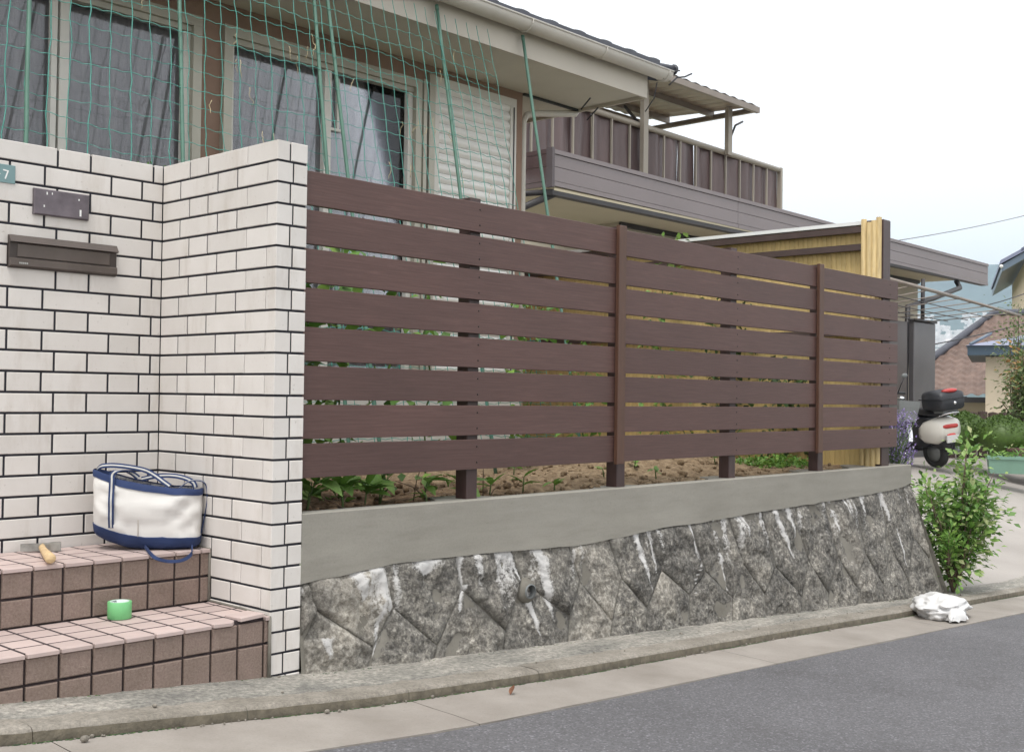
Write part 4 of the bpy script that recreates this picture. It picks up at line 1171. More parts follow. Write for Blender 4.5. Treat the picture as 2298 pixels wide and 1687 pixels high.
# handles : strap up the front then loop across the opening
def smooth_pts(pts, k=5):
    P = [Vector(q) for q in pts]; out = []
    for i in range(len(P) - 1):
        a, b, c, d = P[max(i - 1, 0)], P[i], P[i + 1], P[min(i + 2, len(P) - 1)]
        for j in range(k):
            t = j / k; out.append(.5 * ((2 * b) + (c - a) * t + (2 * a - 5 * b + 4 * c - d) * t * t + (3 * b - a - 3 * c + d) * t ** 3))
    return out + [P[-1]]
def strap(pts, side, name='handle'):
    pts = smooth_pts(pts); side = side[0] if isinstance(side, list) else side
    m = MB(); m.ribbon(pts, side, .018, .003); h = obj(name, m, 'navy canvas', bag)
    m = MB(); off = Vector((0, -.0022, .0008)); m.ribbon([Vector(p) + off for p in pts], side, .0055, .0022); obj('white_stripe', m, 'webbing white', h)
front = lambda x, z: (x, [min(q[1] for q in bagring(z) if abs(q[0] - x) < .03)][0] - .004, [q[2] for q in bagring(z) if abs(q[0] - x) < .03 and q[1] < 0][0])
fp = [front(-.105, z) for z in (.052, .085, .12, .16, .20, .235, .256)]
fp = [Vector(p) for p in fp]; tp = fp[-1]
fp += [tp + Vector((.010, .003, .012)), tp + Vector((.03, .022, .014)), tp + Vector((.055, .04, .004)), tp + Vector((.075, .045, -.014))]
strap(fp, (1, 0, 0))
loop = [(-.168, .0, .288), (-.15, -.02, .302), (-.11, -.03, .306), (-.06, -.03, .300), (-.01, -.028, .288), (.025, -.035, .268), (.055, -.05, .246), (.075, -.06, .232)]
strap(loop, [(.2, .35, 1)] * 8)
loop = [(-.03, .035, .250), (.02, .035, .262), (.07, .03, .264), (.11, .025, .256), (.14, .02, .240), (.15, .01, .22)]
strap(loop, [(0, .4, 1)] * 6)
loop = [(.10, -.03, .220), (.125, -.02, .243), (.155, -.01, .250), (.183, .0, .238), (.190, .0, .20), (.188, .0, .15), (.172, .0, .05)]
strap(loop, [(0, 1, .1)] * 7)
m = MB(); m.ribbon(smooth_pts([(.00, -.070, .014), (.03, -.165, .004), (.055, -.192, -.012), (.09, -.172, -.026), (.13, -.150, -.026), (.155, -.118, -.008), (.150, -.072, .014)]), (0, .5, 1), .012, .003); obj('base_loop', m, 'navy canvas', bag)
m = MB(); m.tube([Vector(front(-.02, z)) + Vector((0, .0035, 0)) for z in (.055, .10, .15, .20, .235)], .0012, 4); obj('seam', m, 'eave beige', bag)

bag.scale = (1, 1, .90)
# hammer
hm = thing('hammer', 'hammer with pale wooden handle lying across the upper step', 'hammer', (-.565, .63, .3835), 0)
hd = Vector((-.1, -.43, 0)).normalized()
m = MB()
prof = lambda x, w, h: [(x, -w, 0), (x, w, 0), (x, w, h), (x, -w, h)]
ax = Vector((.90, -.44, 0))
def hp(t, wdt, h0, h1):
    c = ax * t; s = Vector((-ax.y, ax.x, 0)); return [c - s * wdt + Vector((0, 0, h0)), c + s * wdt + Vector((0, 0, h0)), c + s * wdt + Vector((0, 0, h1)), c - s * wdt + Vector((0, 0, h1))]
m.loft([hp(-.062, .003, .002, .026), hp(-.03, .010, .002, .026), hp(-.012, .012, .003, .025), hp(.02, .012, .003, .025), hp(.03, .0135, .001, .028), hp(.056, .0145, .0, .029), hp(.060, .0125, .002, .027)], True, False)
obj('head', m, 'steel', hm)
m = MB(); hx = Vector((-.155, -.42, 0)).normalized()
m.tube([Vector((.012, .012, .016)), hx * .03 + Vector((0, 0, .016)), hx * .12 + Vector((0, 0, .015)), hx * .22 + Vector((0, 0, .017)), hx * .318 + Vector((0, 0, .019)), hx * .324 + Vector((0, 0, .019))], [.009, .010, .0115, .0140, .0158, .0135], 12)
obj('handle', m, 'hammer wood', hm)
# roll of tape
tp_ = thing('tape_roll', 'roll of green cloth tape standing on the lower step', 'tape', (-.478, .278, .2065))
R_, H_ = .036, .052
m = MB(); m.lathe([(.029, .0), (R_ - .001, 0), (R_, .001), (R_, H_ - .001), (R_ - .001, H_), (.029, H_)], 40); obj('tape', m, 'tape green', tp_)
m = MB(); m.lathe([(.0268, 0), (.0289, 0), (.0289, H_ + .0005), (.0268, H_ + .0005), (.0268, 0)], 40); co = obj('core', m, 'tape core', tp_)
m = MB()
def coreP(a, z): return (.0265 * cos(a), .0265 * sin(a), z)
def patch(a0, a1, z0, z1):
    m.grid(lambda u, v: coreP(lerp(a1, a0, u), lerp(z0, z1, v)), 8, 1)
for a0, a1, z0, z1 in ((1.45, 1.52, .0415, .0505), (1.52, 1.62, .0485, .0505), (1.60, 1.66, .0415, .0505), (1.72, 1.80, .0415, .0505), (1.84, 1.94, .0485, .0505), (1.84, 1.94, .0415, .0435), (2.0, 2.06, .0415, .0505), (2.06, 2.16, .0455, .0472), (2.14, 2.2, .0415, .0505)): patch(a0, a1, z0, z1)
obj('core_print', m, 'black ink', co)
m = MB(); m.grid(lambda u, v: (.0262 * cos(lerp(2.5, 1.35, u)), .0262 * sin(lerp(2.5, 1.35, u)), lerp(.030, .040, v)), 12, 1); obj('core_print', m, 'blue ink', co)

# crumpled white plastic sack at the kerb
pb = thing('plastic_sack', 'crumpled white plastic sack lying on the gutter by the wall end', 'sack', (4.08, -.415, gz(4.08) - .036), radians(10))
m = MB()
def cr(d):
    k = 1 + .24 * nz(d.x * 2.2 + 4, d.y * 2.2, d.z * 2.2) + .17 * (1 - abs(nz(d.x * 4 + 9, d.y * 4, d.z * 3)) * 3) * .5 + .02 * nz(d.x * 9, d.y * 9, d.z * 9)
    return k
def fb(u, v):
    th = u * 2 * pi; ph = -pi / 2 + v * pi; d = Vector((cos(ph) * cos(th), cos(ph) * sin(th), sin(ph))); k = cr(d)
    x = d.x * .26 * k; y = d.y * .14 * k; z = .056 + d.z * .066 * k
    z = max(.002, z * (1 - .35 * max(0, x / .24))); return (x, y, z)
m.grid(fb, 56, 34); obj('crumpled_film', m, 'plastic film', pb)
m = MB()
def fflap(u, v):
    x = -.255 + .27 * u; a = v * pi; y = -.10 - .06 * sin(pi * u) * cos(a) ; z = .012 + .062 * sin(a) * sin(pi * min(1, u * 1.15 + .05)) + .012 * nz(u * 7, v * 5)
    return (x, y - .02 * nz(u * 5, v * 3), max(.002, z))
m.grid(fflap, 26, 14); obj('folded_mouth', m, 'plastic film', pb)
m = MB(); m.ell((.20, .02, .04), (.10, .05, .032), 20, 10, lambda d: 1 + .25 * nz(d.x * 4, d.y * 4, d.z * 4)); obj('dirty_end', m, 'grey plastic', pb)

# dry leaf and gravel crumbs
dl = MB()
leaf_faces(dl, Vector((0, 0, .004)), Vector((1, .2, .25)), Vector((0, .3, 1)), .036, .022, -.5, .8)
tag(obj('fallen_leaf', dl, 'dry leaf', None, (.505, -.46, gz(.505) - .043)), 'curled brown dead leaf lying on the pale gutter', 'leaf')
gr = MB(); rg = random.Random(9)
for i in range(260):
    x = rg.uniform(-1.2, 5.2)
    if rg.random() < .6: y = pl(KERB, x) - rg.uniform(.012, .03); z = gz(x) - .036; s = rg.uniform(.0015, .004)
    else: y = rg.uniform(pl(KERB, x) + .05, pl(BASE, x)); z = gz(x) + .001; s = rg.uniform(.0015, .0045)
    if rg.random() < .03: s *= 2
    gr.ell((x, y, z + s * .6), (s, s * rg.uniform(.6, 1.3), s * .8), 5, 3)
for (x, y, s) in ((-.163, pl(KERB, -.163) - .03, .009), (-.12, pl(KERB, -.12) - .03, .006), (-.885, pl(KERB, -.885) - .05, .012)):
    gr.ell((x, y, gz(x) - .035 + s * .5), (s, s * .8, s * .7), 7, 5)
tag(obj('grit', gr, 'kerb concrete'), 'loose pale grit along the kerb foot', 'grit', kind='stuff')
ms = MB()
for i in range(900):
    x = rg.uniform(-1.1, 6); y = pl(BASE, x) + rg.gauss(-.006, .004) if x > 0 else -.004 - rg.random() * .006; z = gz(x)
    s = rg.uniform(.002, .005); ms.ell((x, y, z + s * .3), (s, s, s * .6), 5, 3)
for i in range(1500):
    x = rg.uniform(-1.4, 6); s = rg.uniform(.0015, .0035)
    if nz(x * 3.1, 7) < -.15: continue
    ms.ell((x, pl(KERB, x) - .012 - abs(rg.gauss(0, .003)), gz(x) - .0365 + s * .2), (s * 1.6, s, s * .5), 5, 3)
tag(obj('moss_line', ms, 'leaf dark'), 'thin line of dark moss where wall and pavement meet', 'moss', kind='stuff')

# ------------------------------------------------------------------ bush at the end of the stone wall
def branchy(name, label, cat, root, spread, height, nbr, nleaf, lsize, mat, seed, asp=.5, lean=(0, 0), trunk=.012, lowleaf=.1, simple_=True, crown='foliage'):
    r = random.Random(seed); t = thing(name, label, cat, root)
    m = MB(); tips = []
    for i in range(nbr):
        a = r.uniform(0, 2 * pi); s = r.uniform(.15, 1); h = height * (1 - .45 * s * s) * r.uniform(.55, 1.05)
        end = Vector((cos(a) * spread[0] * s + lean[0] * h, sin(a) * spread[1] * s + lean[1] * h, h))
        mid = Vector((end.x * .35, end.y * .35, h * .5)) + Vector((r.gauss(0, .03), r.gauss(0, .03), 0)) * height
        pts = []
        for k in range(8):
            u = k / 7; pts.append((1 - u) ** 2 * Vector((0, 0, 0)) + 2 * u * (1 - u) * mid + u * u * end)
        m.tube(pts, [trunk * (1 - .85 * k / 7) for k in range(8)], 5); tips.append(pts)
    obj('branches', m, 'twig', t)
    lm = MB()
    for i in range(nleaf):
        p = r.choice(tips); u = lowleaf + (1 - lowleaf) * r.random() ** .6; k = min(6, int(u * 7)); q = p[k].lerp(p[k + 1], u * 7 - k if k < 7 else 0)
        off = Vector((r.gauss(0, 1), r.gauss(0, 1), r.gauss(0, .7))) * .055 * height
        q = q + off; d = off + Vector((0, 0, .02)); s = lsize * r.uniform(.6, 1.3)
        leaf_faces(lm, q, d if d.length > .001 else Vector((1, 0, 0)), Vector((r.gauss(0, .5), r.gauss(0, .5), 1)), s, s * asp, .25, .3, 2 if simple_ else 3)
    o = obj(crown, lm, mat, t); o['kind'] = 'stuff'
    return t
branchy('leafy_bush', 'loose green leafy bush growing out of the end of the stone wall by the driveway', 'bush', (4.98, -.12, -.29), (.36, .30), 1.0, 24, 3600, .047, 'leaf bush', 41, .62, (.36, .10), .011, .12)
branchy('sapling', 'small yellow green shoot beside the leafy bush at the wall end', 'plant', (4.80, -.16, -.10), (.05, .05), .30, 5, 150, .04, 'leaf fresh', 42, .42, (.1, 0), .004)
# lavender leaning over the coping end
lv = thing('lavender', 'purple lavender leaning over the far end of the concrete beam', 'plant', (4.72, .16, .38))
m = MB(); bl = MB(); rl = random.Random(8)
for i in range(170):
    a = rl.uniform(0, 2 * pi); s = rl.random() * .15; h = rl.uniform(.10, .42) ; e = Vector((cos(a) * s + rl.uniform(-.02, .08), sin(a) * s * .8, h))
    m.tube([(rl.gauss(0, .02), rl.gauss(0, .02), 0), (e.x * .5, e.y * .5, h * .6), e], .0016, 4)
    if True:
        for k in range(9):
            p = e + Vector((rl.gauss(0, .006), rl.gauss(0, .006), -k * .012 + .05)); leaf_faces(bl, p, Vector((rl.gauss(0, 1), rl.gauss(0, 1), .8)), Vector((0, 0, 1)), .020, .012, .1, .2, 2)
obj('stems', m, 'stem green', lv); o = obj('blooms', bl, 'lavender bloom', lv); o['kind'] = 'stuff'

# ------------------------------------------------------------------ neighbour's building with balcony
nb = thing('neighbour_house', 'neighbour building with brown panelled fascia, roof balcony and cream soffit', 'house')
FX0, FX1, FY, FZ0, FZ1 = 6.40, 17.95, 4.5, 2.98, 3.36
def fz(x): return 3.385 - .0065 * (x - 6.4), 3.02 - .0075 * (x - 6.4)
# fascia in panels
px_ = [6.40, 9.85, 13.9, 17.95]
for a, b in zip(px_, px_[1:]):
    m = MB()
    for (u0, u1, dy) in ((.0, .12, .012), (.135, .46, 0), (.475, .86, 0), (.875, 1, .004)):
        vs = []
        for x in (a + .004, b - .004):
            t1, t0 = fz(x); H = t1 - t0
            for yy in (FY - dy, FY + .03):
                for u in (u0, u1): vs.append((x, yy, t1 - H * u))
        m.add(vs, [(0, 1, 3, 2), (4, 6, 7, 5), (0, 4, 5, 1), (2, 3, 7, 6), (0, 2, 6, 4), (1, 5, 7, 3)])
    obj('fascia_panel', m, 'fascia brown', nb)
m = MB(); m.add([(6.42, FY + .034, 3.36), (17.9, FY + .034, 3.29), (17.9, FY + .034, 2.95), (6.42, FY + .034, 3.02)], [(3, 2, 1, 0)]); m.box(6.36, 6.398, FY - .02, FY + .06, 3.0, 3.40); obj('fascia_backing', m, 'fascia groove', nb)
m = MB()
for (u0, u1) in ((0, .12), (.135, .46), (.475, .86), (.875, 1)):
    H = .375; m.box(6.365, 6.395, FY + .061, 6.4, 3.39 - H * u1, 3.39 - H * u0)
obj('side_fascia_panel', m, 'sheet brown', nb)
m = MB(); m.box(6.42, 17.93, FY + .01, 6.5, 3.06, 3.113); m.box(6.42, 17.9, FY + .003, FY + .009, 2.975, 3.0); obj('soffit', m, 'soffit cream', nb)
m = MB(); m.box(6.40, 17.9, FY + .005, FY + .10, 2.93, 2.985); obj('fascia_gutter', m, 'dark iron', nb)
m = MB(); m.tube([(6.5, FY + .05, 2.96), (6.2, FY + .3, 2.78), (5.95, FY + .55, 2.62)], .035, 8); m.tube([(6.45, FY + .06, 2.97), (6.0, FY + .8, 2.93)], .03, 8); obj('corner_pipe', m, 'dark iron', nb)
m = MB(); m.box(9.05, 17.6, 5.6, 5.72, -.1, 3.059); m.box(8.93, 9.049, 5.6, 8, -.1, 3.059); obj('wall', m, 'neighbour wall', nb)
m = MB(); m.box(8.90, 17.6, 5.56, 5.598, 3.0, 3.055); obj('wall_trim', m, 'dark iron', nb)
m = MB(); m.tube([(16.7, FY + .06, 2.93), (16.72, 4.5, 2.80), (15.5, 4.45, 2.53), (14.6, 4.45, 2.36), (14.58, 4.5, .1)], .04, 8); obj('downpipe', m, 'dark iron', nb)
m = MB(); m.box(13.0, 14.24, 4.30, 4.42, -.05, 2.09); obj('door_jamb', m, 'door bronze', nb)
m = MB(); m.box(14.26, 14.43, 4.36, 4.42, -.05, 2.10); obj('door_gap', m, 'dark iron', nb)
m = MB(); m.cbox(14.44, 15.22, 4.28, 4.36, .0, 2.11, .01); d_ = obj('door', m, 'door panel grey', nb)
m = MB(); m.box(14.42, 15.24, 4.26, 4.37, 2.115, 2.15); obj('lintel', m, 'dark iron', nb)
# balcony: sheeted railing
bal = thing('roof_balcony', 'balcony railing with brown corrugated sheeting above the brown fascia', 'balcony', (0, 0, 0))
BY = 4.95
def rz_(x): return 4.075 - .011 * (x - 7.4)
shx = [4.2 + i * .337 for i in range(23)]
for a, b in zip(shx, shx[1:]):
    m = MB()
    m.grid(lambda u, v: (lerp(a - .01, b + .01, u), BY + .03 + .02 * sin(pi * 2 * u + a * 3) + .02 * nz(u * 3 + a * 5, v * 2), lerp(3.2, rz_(a) - .0, v)), 8, 4); obj('sheet', m, 'sheet brown', bal)
m = MB(); m.tube([(4.2, BY, rz_(4.2)), (11.60, BY, rz_(11.60))], .036, 8); obj('top_rail', m, 'rail beige', bal)
br_ = MB(); br_.box(-.010, .010, -.012, .010, 0, .78); br_ = br_.mesh('baluster'); br_.materials.append(MATS['rail beige'])
for x in shx[1:-1]: obj('baluster', br_, None, bal, (x, BY, 3.26))
m = MB(); m.box(11.60, 11.65, BY - .03, BY + .03, 3.2, 4.06); obj('end_post', m, 'rail beige', bal)
for x in (8.44, 10.23):
    m = MB(); m.box(x - .045, x + .045, BY - .09, BY - .035, 3.2 if x < 9 else 4.0, 4.60); obj('canopy_post', m, 'rail beige', bal)
m = MB(); m.tube([(8.47, BY, 4.05), (9.0, 5.6, 4.5)], .02, 6); m.tube([(10.28, BY - .07, 4.25), (10.36, BY - .08, 4.4), (10.5, BY - .1, 4.47)], .014, 6); br2 = obj('brace', m, 'dark iron', bal); br2['kind'] = 'stuff'
m = MB()
for i in range(16):
    a = 7.1 + i * .205
    m.grid(lambda u, v: (lerp(a, a + .2, u), lerp(4.55, 6.3, v), 4.60 + .008 * sin(2 * pi * u) + .10 * v), 4, 2)
    m.grid(lambda u, v: (lerp(a + .2, a, u), lerp(4.55, 6.3, v), 4.594 + .008 * sin(2 * pi * (1 - u)) + .10 * v), 4, 2)
obj('canopy_sheet', m, 'polycarbonate brown', bal)
m = MB(); m.box(7.1, 10.42, 4.55, 4.60, 4.52, 4.59); m.box(7.1, 10.38, 5.2, 5.24, 4.56, 4.63); m.box(7.1, 10.38, 5.9, 5.94, 4.59, 4.67); m.box(10.36, 10.41, 4.601, 6.3, 4.53, 4.59); m.box(7.1, 10.38, 6.25, 6.3, 4.55, 4.66); obj('canopy_frame', m, 'awning alloy', bal)
m = MB(); m.box(7.0, 9.4, 6.4, 6.6, 3.0, 4.58); obj('upper_wall', m, 'neighbour wall', nb)
m = MB(); m.box(8.05, 8.12, 6.2, 6.3, 3.9, 4.5); obj('drain', m, 'dark iron', bal)
# car-port awning frame right of the fence
aw = thing('awning_frame', 'thin metal awning frame with wires in front of the neighbour door', 'awning', (0, 0, 0))
m = MB(); m.tube([(10.7, 3.0, 2.365), (12.9, 3.0, 2.285)], .024, 6); m.tube([(12.9, 3.0, 2.285), (15.2, 3.0, 2.19)], .020, 6); obj('front_beam', m, 'awning alloy', aw)
for i in range(9):
    x = 10.9 + i * .48; m = MB(); m.tube([(x, 3.0, 2.34 - .038 * (x - 10.9)), (x + .1, 4.25, 2.17 - .012 * (x - 10.9))], .007, 5); obj('rafter', m, 'awning alloy', aw)
for i, yy in enumerate((3.35, 3.7, 4.0, 4.25)):
    m = MB(); m.tube([(10.8, yy, 2.32 - (yy - 3) * .12), (15.0 + .0 * i, yy, 2.16 - (yy - 3) * .03)], .0065, 5); obj('purlin', m, 'dark iron', aw)
m = MB(); m.tube([(14.55, 4.2, 2.14), (14.56, 4.2, 2.75)], .03, 6); obj('upright', m, 'dark iron', aw)

# ------------------------------------------------------------------ scooter
def wheel(par, x, y, z, r, t, mat='rubber', n=28):
    w_ = thing_part('wheel', par, (x, y, z))
    m = MB()
    for k in range(1):
        rings = []
        for i in range(n):
            a = 2 * pi * i / n; c = Vector((cos(a), 0, sin(a)))
            rings.append([tuple(c * (r - t + t * cos(b)) + Vector((0, t * sin(b), 0))) for b in [2 * pi * j / 8 for j in range(8)]])
        rings.append(rings[0]); m.loft(rings, False)
    return m
def thing_part(name, par, loc): return loc
def torus(c, r, t, n=28, tilt=0):
    m = MB(); rings = []
    for i in range(n + 1):
        a = 2 * pi * i / n; d = Vector((cos(a), 0, sin(a)))
        rings.append([tuple(Vector(c) + d * (r - t + t * cos(b)) + Vector((0, t * sin(b), 0))) for b in [2 * pi * j / 8 for j in range(8)]])
    m.loft(rings, False); return m
sc = thing('scooter', 'black and white motor scooter with red reflector on its top box seen from behind', 'scooter', (12.05, 2.92, .072), radians(61))
sc.rotation_euler = (radians(-7), 0, radians(61)); sc.scale = (1.04, 1.0, .95)
def sec(x, w, z0, z1, p=.7, n=16):
    out = []
    for i in range(n):
        a = 2 * pi * i / n; ca, sa = cos(a), sin(a)
        out.append((x, w * (abs(ca) ** p) * (1 if ca >= 0 else -1), (z0 + z1) / 2 + (z1 - z0) / 2 * (abs(sa) ** p) * (1 if sa >= 0 else -1)))
    return out
obj('rear_tyre', torus((-.0, 0, .21), .21, .05), 'rubber', sc); obj('front_tyre', torus((1.15, 0, .21), .21, .045), 'rubber', sc)
m = MB(); m.lathe([(.0, -.04), (.11, -.035), (.12, .035), (0, .04)], 16, 'Y', (0, 0, .21)); m.lathe([(.0, -.03), (.11, -.025), (.12, .025), (0, .03)], 16, 'Y', (1.15, 0, .21)); obj('wheel_rim', m, 'grey plastic', sc)
m = MB(); m.loft([sec(-.32, .09, .48, .62), sec(-.29, .165, .40, .68), sec(-.17, .21, .33, .70), sec(-.02, .215, .33, .66), sec(.04, .20, .36, .62)]); obj('rear_fairing', m, 'scooter white', sc)
m = MB(); m.loft([sec(-.12, .12, .45, .72), sec(0, .19, .28, .72), sec(.2, .20, .26, .72), sec(.36, .18, .28, .66), sec(.44, .14, .30, .55)]); obj('side_cover', m, 'scooter black', sc)
m = MB(); m.loft([sec(-.24, .07, .70, .75), sec(-.15, .13, .69, .79), sec(.1, .15, .70, .81), sec(.32, .14, .68, .79), sec(.44, .10, .64, .74)]); obj('seat', m, 'scooter black', sc)
m = MB(); m.loft([sec(.26, .19, .22, .42), sec(.6, .20, .22, .34), sec(.85, .20, .24, .36)]); m.loft([sec(.84, .20, .24, .52), sec(.90, .25, .28, .88), sec(.98, .21, .34, .97), sec(1.04, .10, .5, .92)]); obj('leg_shield', m, 'scooter black', sc)
m = MB(); m.loft([sec(.98, .06, .38, .42), sec(1.1, .08, .40, .46), sec(1.28, .07, .34, .40), sec(1.36, .04, .27, .31)]); obj('front_mudguard', m, 'scooter black', sc)
m = MB(); m.tube([(1.15, .06, .21), (1.08, .06, .5)], .022, 8); m.tube([(1.15, -.06, .21), (1.08, -.06, .5)], .022, 8); obj('fork', m, 'grey plastic', sc)
m = MB(); m.loft([sec(.86, .09, .88, .98), sec(.94, .13, .90, 1.02), sec(1.04, .11, .90, 1.0)]); m.tube([(.92, .34, .96), (.95, .2, .98), (.96, 0, .96), (.95, -.2, .98), (.92, -.34, .96)], .017, 8); obj('handlebar', m, 'scooter black', sc)
for s_ in (1, -1):
    m = MB(); m.tube([(.93, .24 * s_, .98), (.92, .30 * s_, 1.10), (.90, .33 * s_, 1.17)], .007, 6); mo = obj('mirror', m, 'scooter black', sc)
    m = MB(); m.ell((.90, .345 * s_, 1.21), (.015, .048, .034), 14, 8); obj('mirror_glass', m, 'grey plastic', mo)
bxp = lambda x, w, z0, z1: sec(x, w, z0, z1, .45)
m = MB(); m.loft([bxp(-.40, .16, .80, .98), bxp(-.37, .19, .78, 1.03), bxp(-.2, .20, .78, 1.055), bxp(-.06, .19, .78, 1.03), bxp(-.03, .16, .80, .98)]); tb = obj('top_box', m, 'scooter box', sc)
m = MB(); m.box(-.406, -.02, -.202, .202, .925, .937); obj('box_seam', m, 'scooter black', tb)
m = MB(); m.ell((-.345, 0, 1.035), (.055, .115, .030), 18, 8); obj('box_reflector', m, 'lens red', tb)
m = MB(); m.ell((-.405, -.02, .875), (.012, .022, .022), 10, 6); obj('box_lock', m, 'chrome', tb)
m = MB(); m.box(-.34, .0, -.11, .11, .745, .778); obj('box_carrier', m, 'grey plastic', sc)
m = MB(); m.loft([sec(-.325, .10, .545, .60, .5), sec(-.27, .150, .54, .605, .5), sec(-.18, .172, .55, .60, .5)]); tl = obj('tail_light', m, 'lens red', sc)
m = MB(); m.ell((-.25, -.125, .575), (.05, .045, .035), 12, 8); m.ell((-.25, .125, .575), (.05, .045, .03), 12, 8); obj('indicator', m, 'lens amber', tl)
m = MB(); m.box(-.335, -.315, -.085, .085, .36, .455); obj('number_plate', m, 'webbing white', sc)
m = MB(); m.loft([sec(-.29, .07, .44, .50), sec(-.33, .06, .40, .47)]); obj('lower_reflector', m, 'lens red', sc)
m = MB(); m.loft([sec(-.30, .05, .26, .42), sec(-.2, .08, .24, .46), sec(.0, .10, .3, .44)]); obj('mudguard', m, 'scooter black', sc)
m = MB(); m.tube([(.2, -.12, .22), (0, -.15, .2), (-.22, -.16, .24)], [.0415, .0505, .045], 10); obj('exhaust', m, 'grey plastic', sc)
m = MB(); m.tube([(.3, .1, .22), (.22, .24, .0)], .012, 6); obj('side_stand', m, 'grey plastic', sc)
m = MB(); m.tube([(-.24, .12, .70), (-.35, .10, .74), (-.37, 0, .75), (-.35, -.10, .74), (-.24, -.12, .70)], .012, 6); obj('grab_rail', m, 'chrome', sc)

# bicycle beside it
bi = thing('bicycle', 'grey bicycle with rear basket parked left of the scooter', 'bicycle', (11.50, 3.20, .07), radians(52))
bi.rotation_euler = (radians(4), 0, radians(50)); bi.scale = (.9, .9, .9)
obj('rear_tyre', torus((0, 0, .31), .31, .018, 32), 'rubber', bi); obj('front_tyre', torus((1.02, 0, .31), .31, .018, 32), 'rubber', bi)
for cx in (0, 1.02):
    m = MB()
    for k in range(16): a = k * pi / 8; m.tube([(cx, 0, .31), (cx + .29 * cos(a), 0, .31 + .29 * sin(a))], .0022, 4)
    o = obj('spokes', m, 'chrome', bi); o['kind'] = 'stuff'
m = MB(); m.tube([(0, .05, .31), (.42, .03, .28), (.32, 0, .72)], .014, 6); m.tube([(.42, 0, .28), (.88, 0, .80)], .017, 6); m.tube([(.36, 0, .55), (.86, 0, .72)], .014, 6); m.tube([(0, -.05, .31), (.34, 0, .62)], .009, 6); m.tube([(1.02, .05, .31), (.9, .03, .75), (.86, 0, .95)], .012, 6); obj('frame', m, 'chrome', bi)
m = MB(); m.tube([(.72, .27, .96), (.84, .18, 1.0), (.88, 0, .97), (.84, -.18, 1.0), (.72, -.27, .96)], .012, 6); obj('handlebar', m, 'chrome', bi)
m = MB(); m.ell((.28, 0, .80), (.13, .08, .035), 14, 8); obj('saddle', m, 'scooter black', bi)
m = MB(); m.grid(lambda u, v: (-.06 + .33 * cos(.9 + u * 2.2) + .05, (v - .5) * .06, .31 + .335 * sin(.5 + u * 2.4)), 14, 3); obj('mudguard', m, 'chrome', bi)
m = MB()
bk_ = lambda z, g_: [(-.20 - g_, -.12 - g_, z), (.10 + g_, -.12 - g_, z), (.10 + g_, .12 + g_, z), (-.20 - g_, .12 + g_, z)]
m.loft([bk_(.66, 0), bk_(.86, .025), bk_(.94, .03), bk_(.94, .02), bk_(.67, -.01)], True, False); obj('basket', m, 'grey plastic', bi)
m = MB(); m.ell((.0, .02, .97), (.06, .05, .035), 12, 8); obj('bell_lamp', m, 'chrome', bi)

# ------------------------------------------------------------------ garden of the neighbour on the right
def planter(x, y, z, l, wd, h, rz, label, mat, seed, group='planters on the driveway', leaves=150, mat2='leaf bush'):
    t = thing('planter', label, 'planter', (x, y, z), rz, group)
    m = MB(); m.loft([[(-l / 2, -wd / 2, 0), (l / 2, -wd / 2, 0), (l / 2, wd / 2, 0), (-l / 2, wd / 2, 0)], [(-l / 2 - .02, -wd / 2 - .02, h), (l / 2 + .02, -wd / 2 - .02, h), (l / 2 + .02, wd / 2 + .02, h), (-l / 2 - .02, wd / 2 + .02, h)]], True, False)
    m.box(-l / 2 - .03, l / 2 + .03, -wd / 2 - .03, wd / 2 + .03, h - .03, h + .002); obj('trough', m, mat, t)
    f = lambda r: (r.uniform(-l / 2, l / 2), r.uniform(-wd / 2, wd / 2), h + abs(r.gauss(0, .045)))
    o = obj('foliage', foliage(f, leaves, .07, seed), mat2, t); o['kind'] = 'stuff'
planter(12.05, 1.80, .06, .9, .25, .20, radians(115), 'pale green plant trough at the right edge of the driveway', 'planter green', 61)
planter(12.85, 2.02, .06, .6, .3, .28, radians(115), 'brown plant trough between scooter and green trough', 'planter brown', 62)
planter(13.4, 1.86, .06, .8, .3, .34, radians(115), 'taller brown trough behind the green trough', 'planter brown', 63)
def dome(x, y, z, r, h, label, seed):
    t = thing('clipped_shrub', label, 'shrub', (x, y, z), 0, 'clipped round shrubs behind the scooter')
    m = MB(); m.ell((0, 0, h * .45), (r * .93, r * .93, h * .52), 16, 10, lambda d: 1 + .05 * nz(d.x * 5 + seed, d.y * 5, d.z * 5)); obj('inner_mass', m, 'leaf dome', t)
    def f(q):
        a = q.uniform(0, 2 * pi); b = q.random() ** .7 * pi / 2; return (cos(a) * cos(b) * r, sin(a) * cos(b) * r, h * .45 + sin(b) * h * .55)
    o = obj('foliage', foliage(f, 1600, .035, seed), 'leaf dome', t); o['kind'] = 'stuff'
dome(12.95, 2.95, .27, .30, .50, 'clipped round shrub directly right of the scooter', 71)
dome(12.85, 2.42, .27, .36, .46, 'wider clipped round shrub right of the other one', 72)
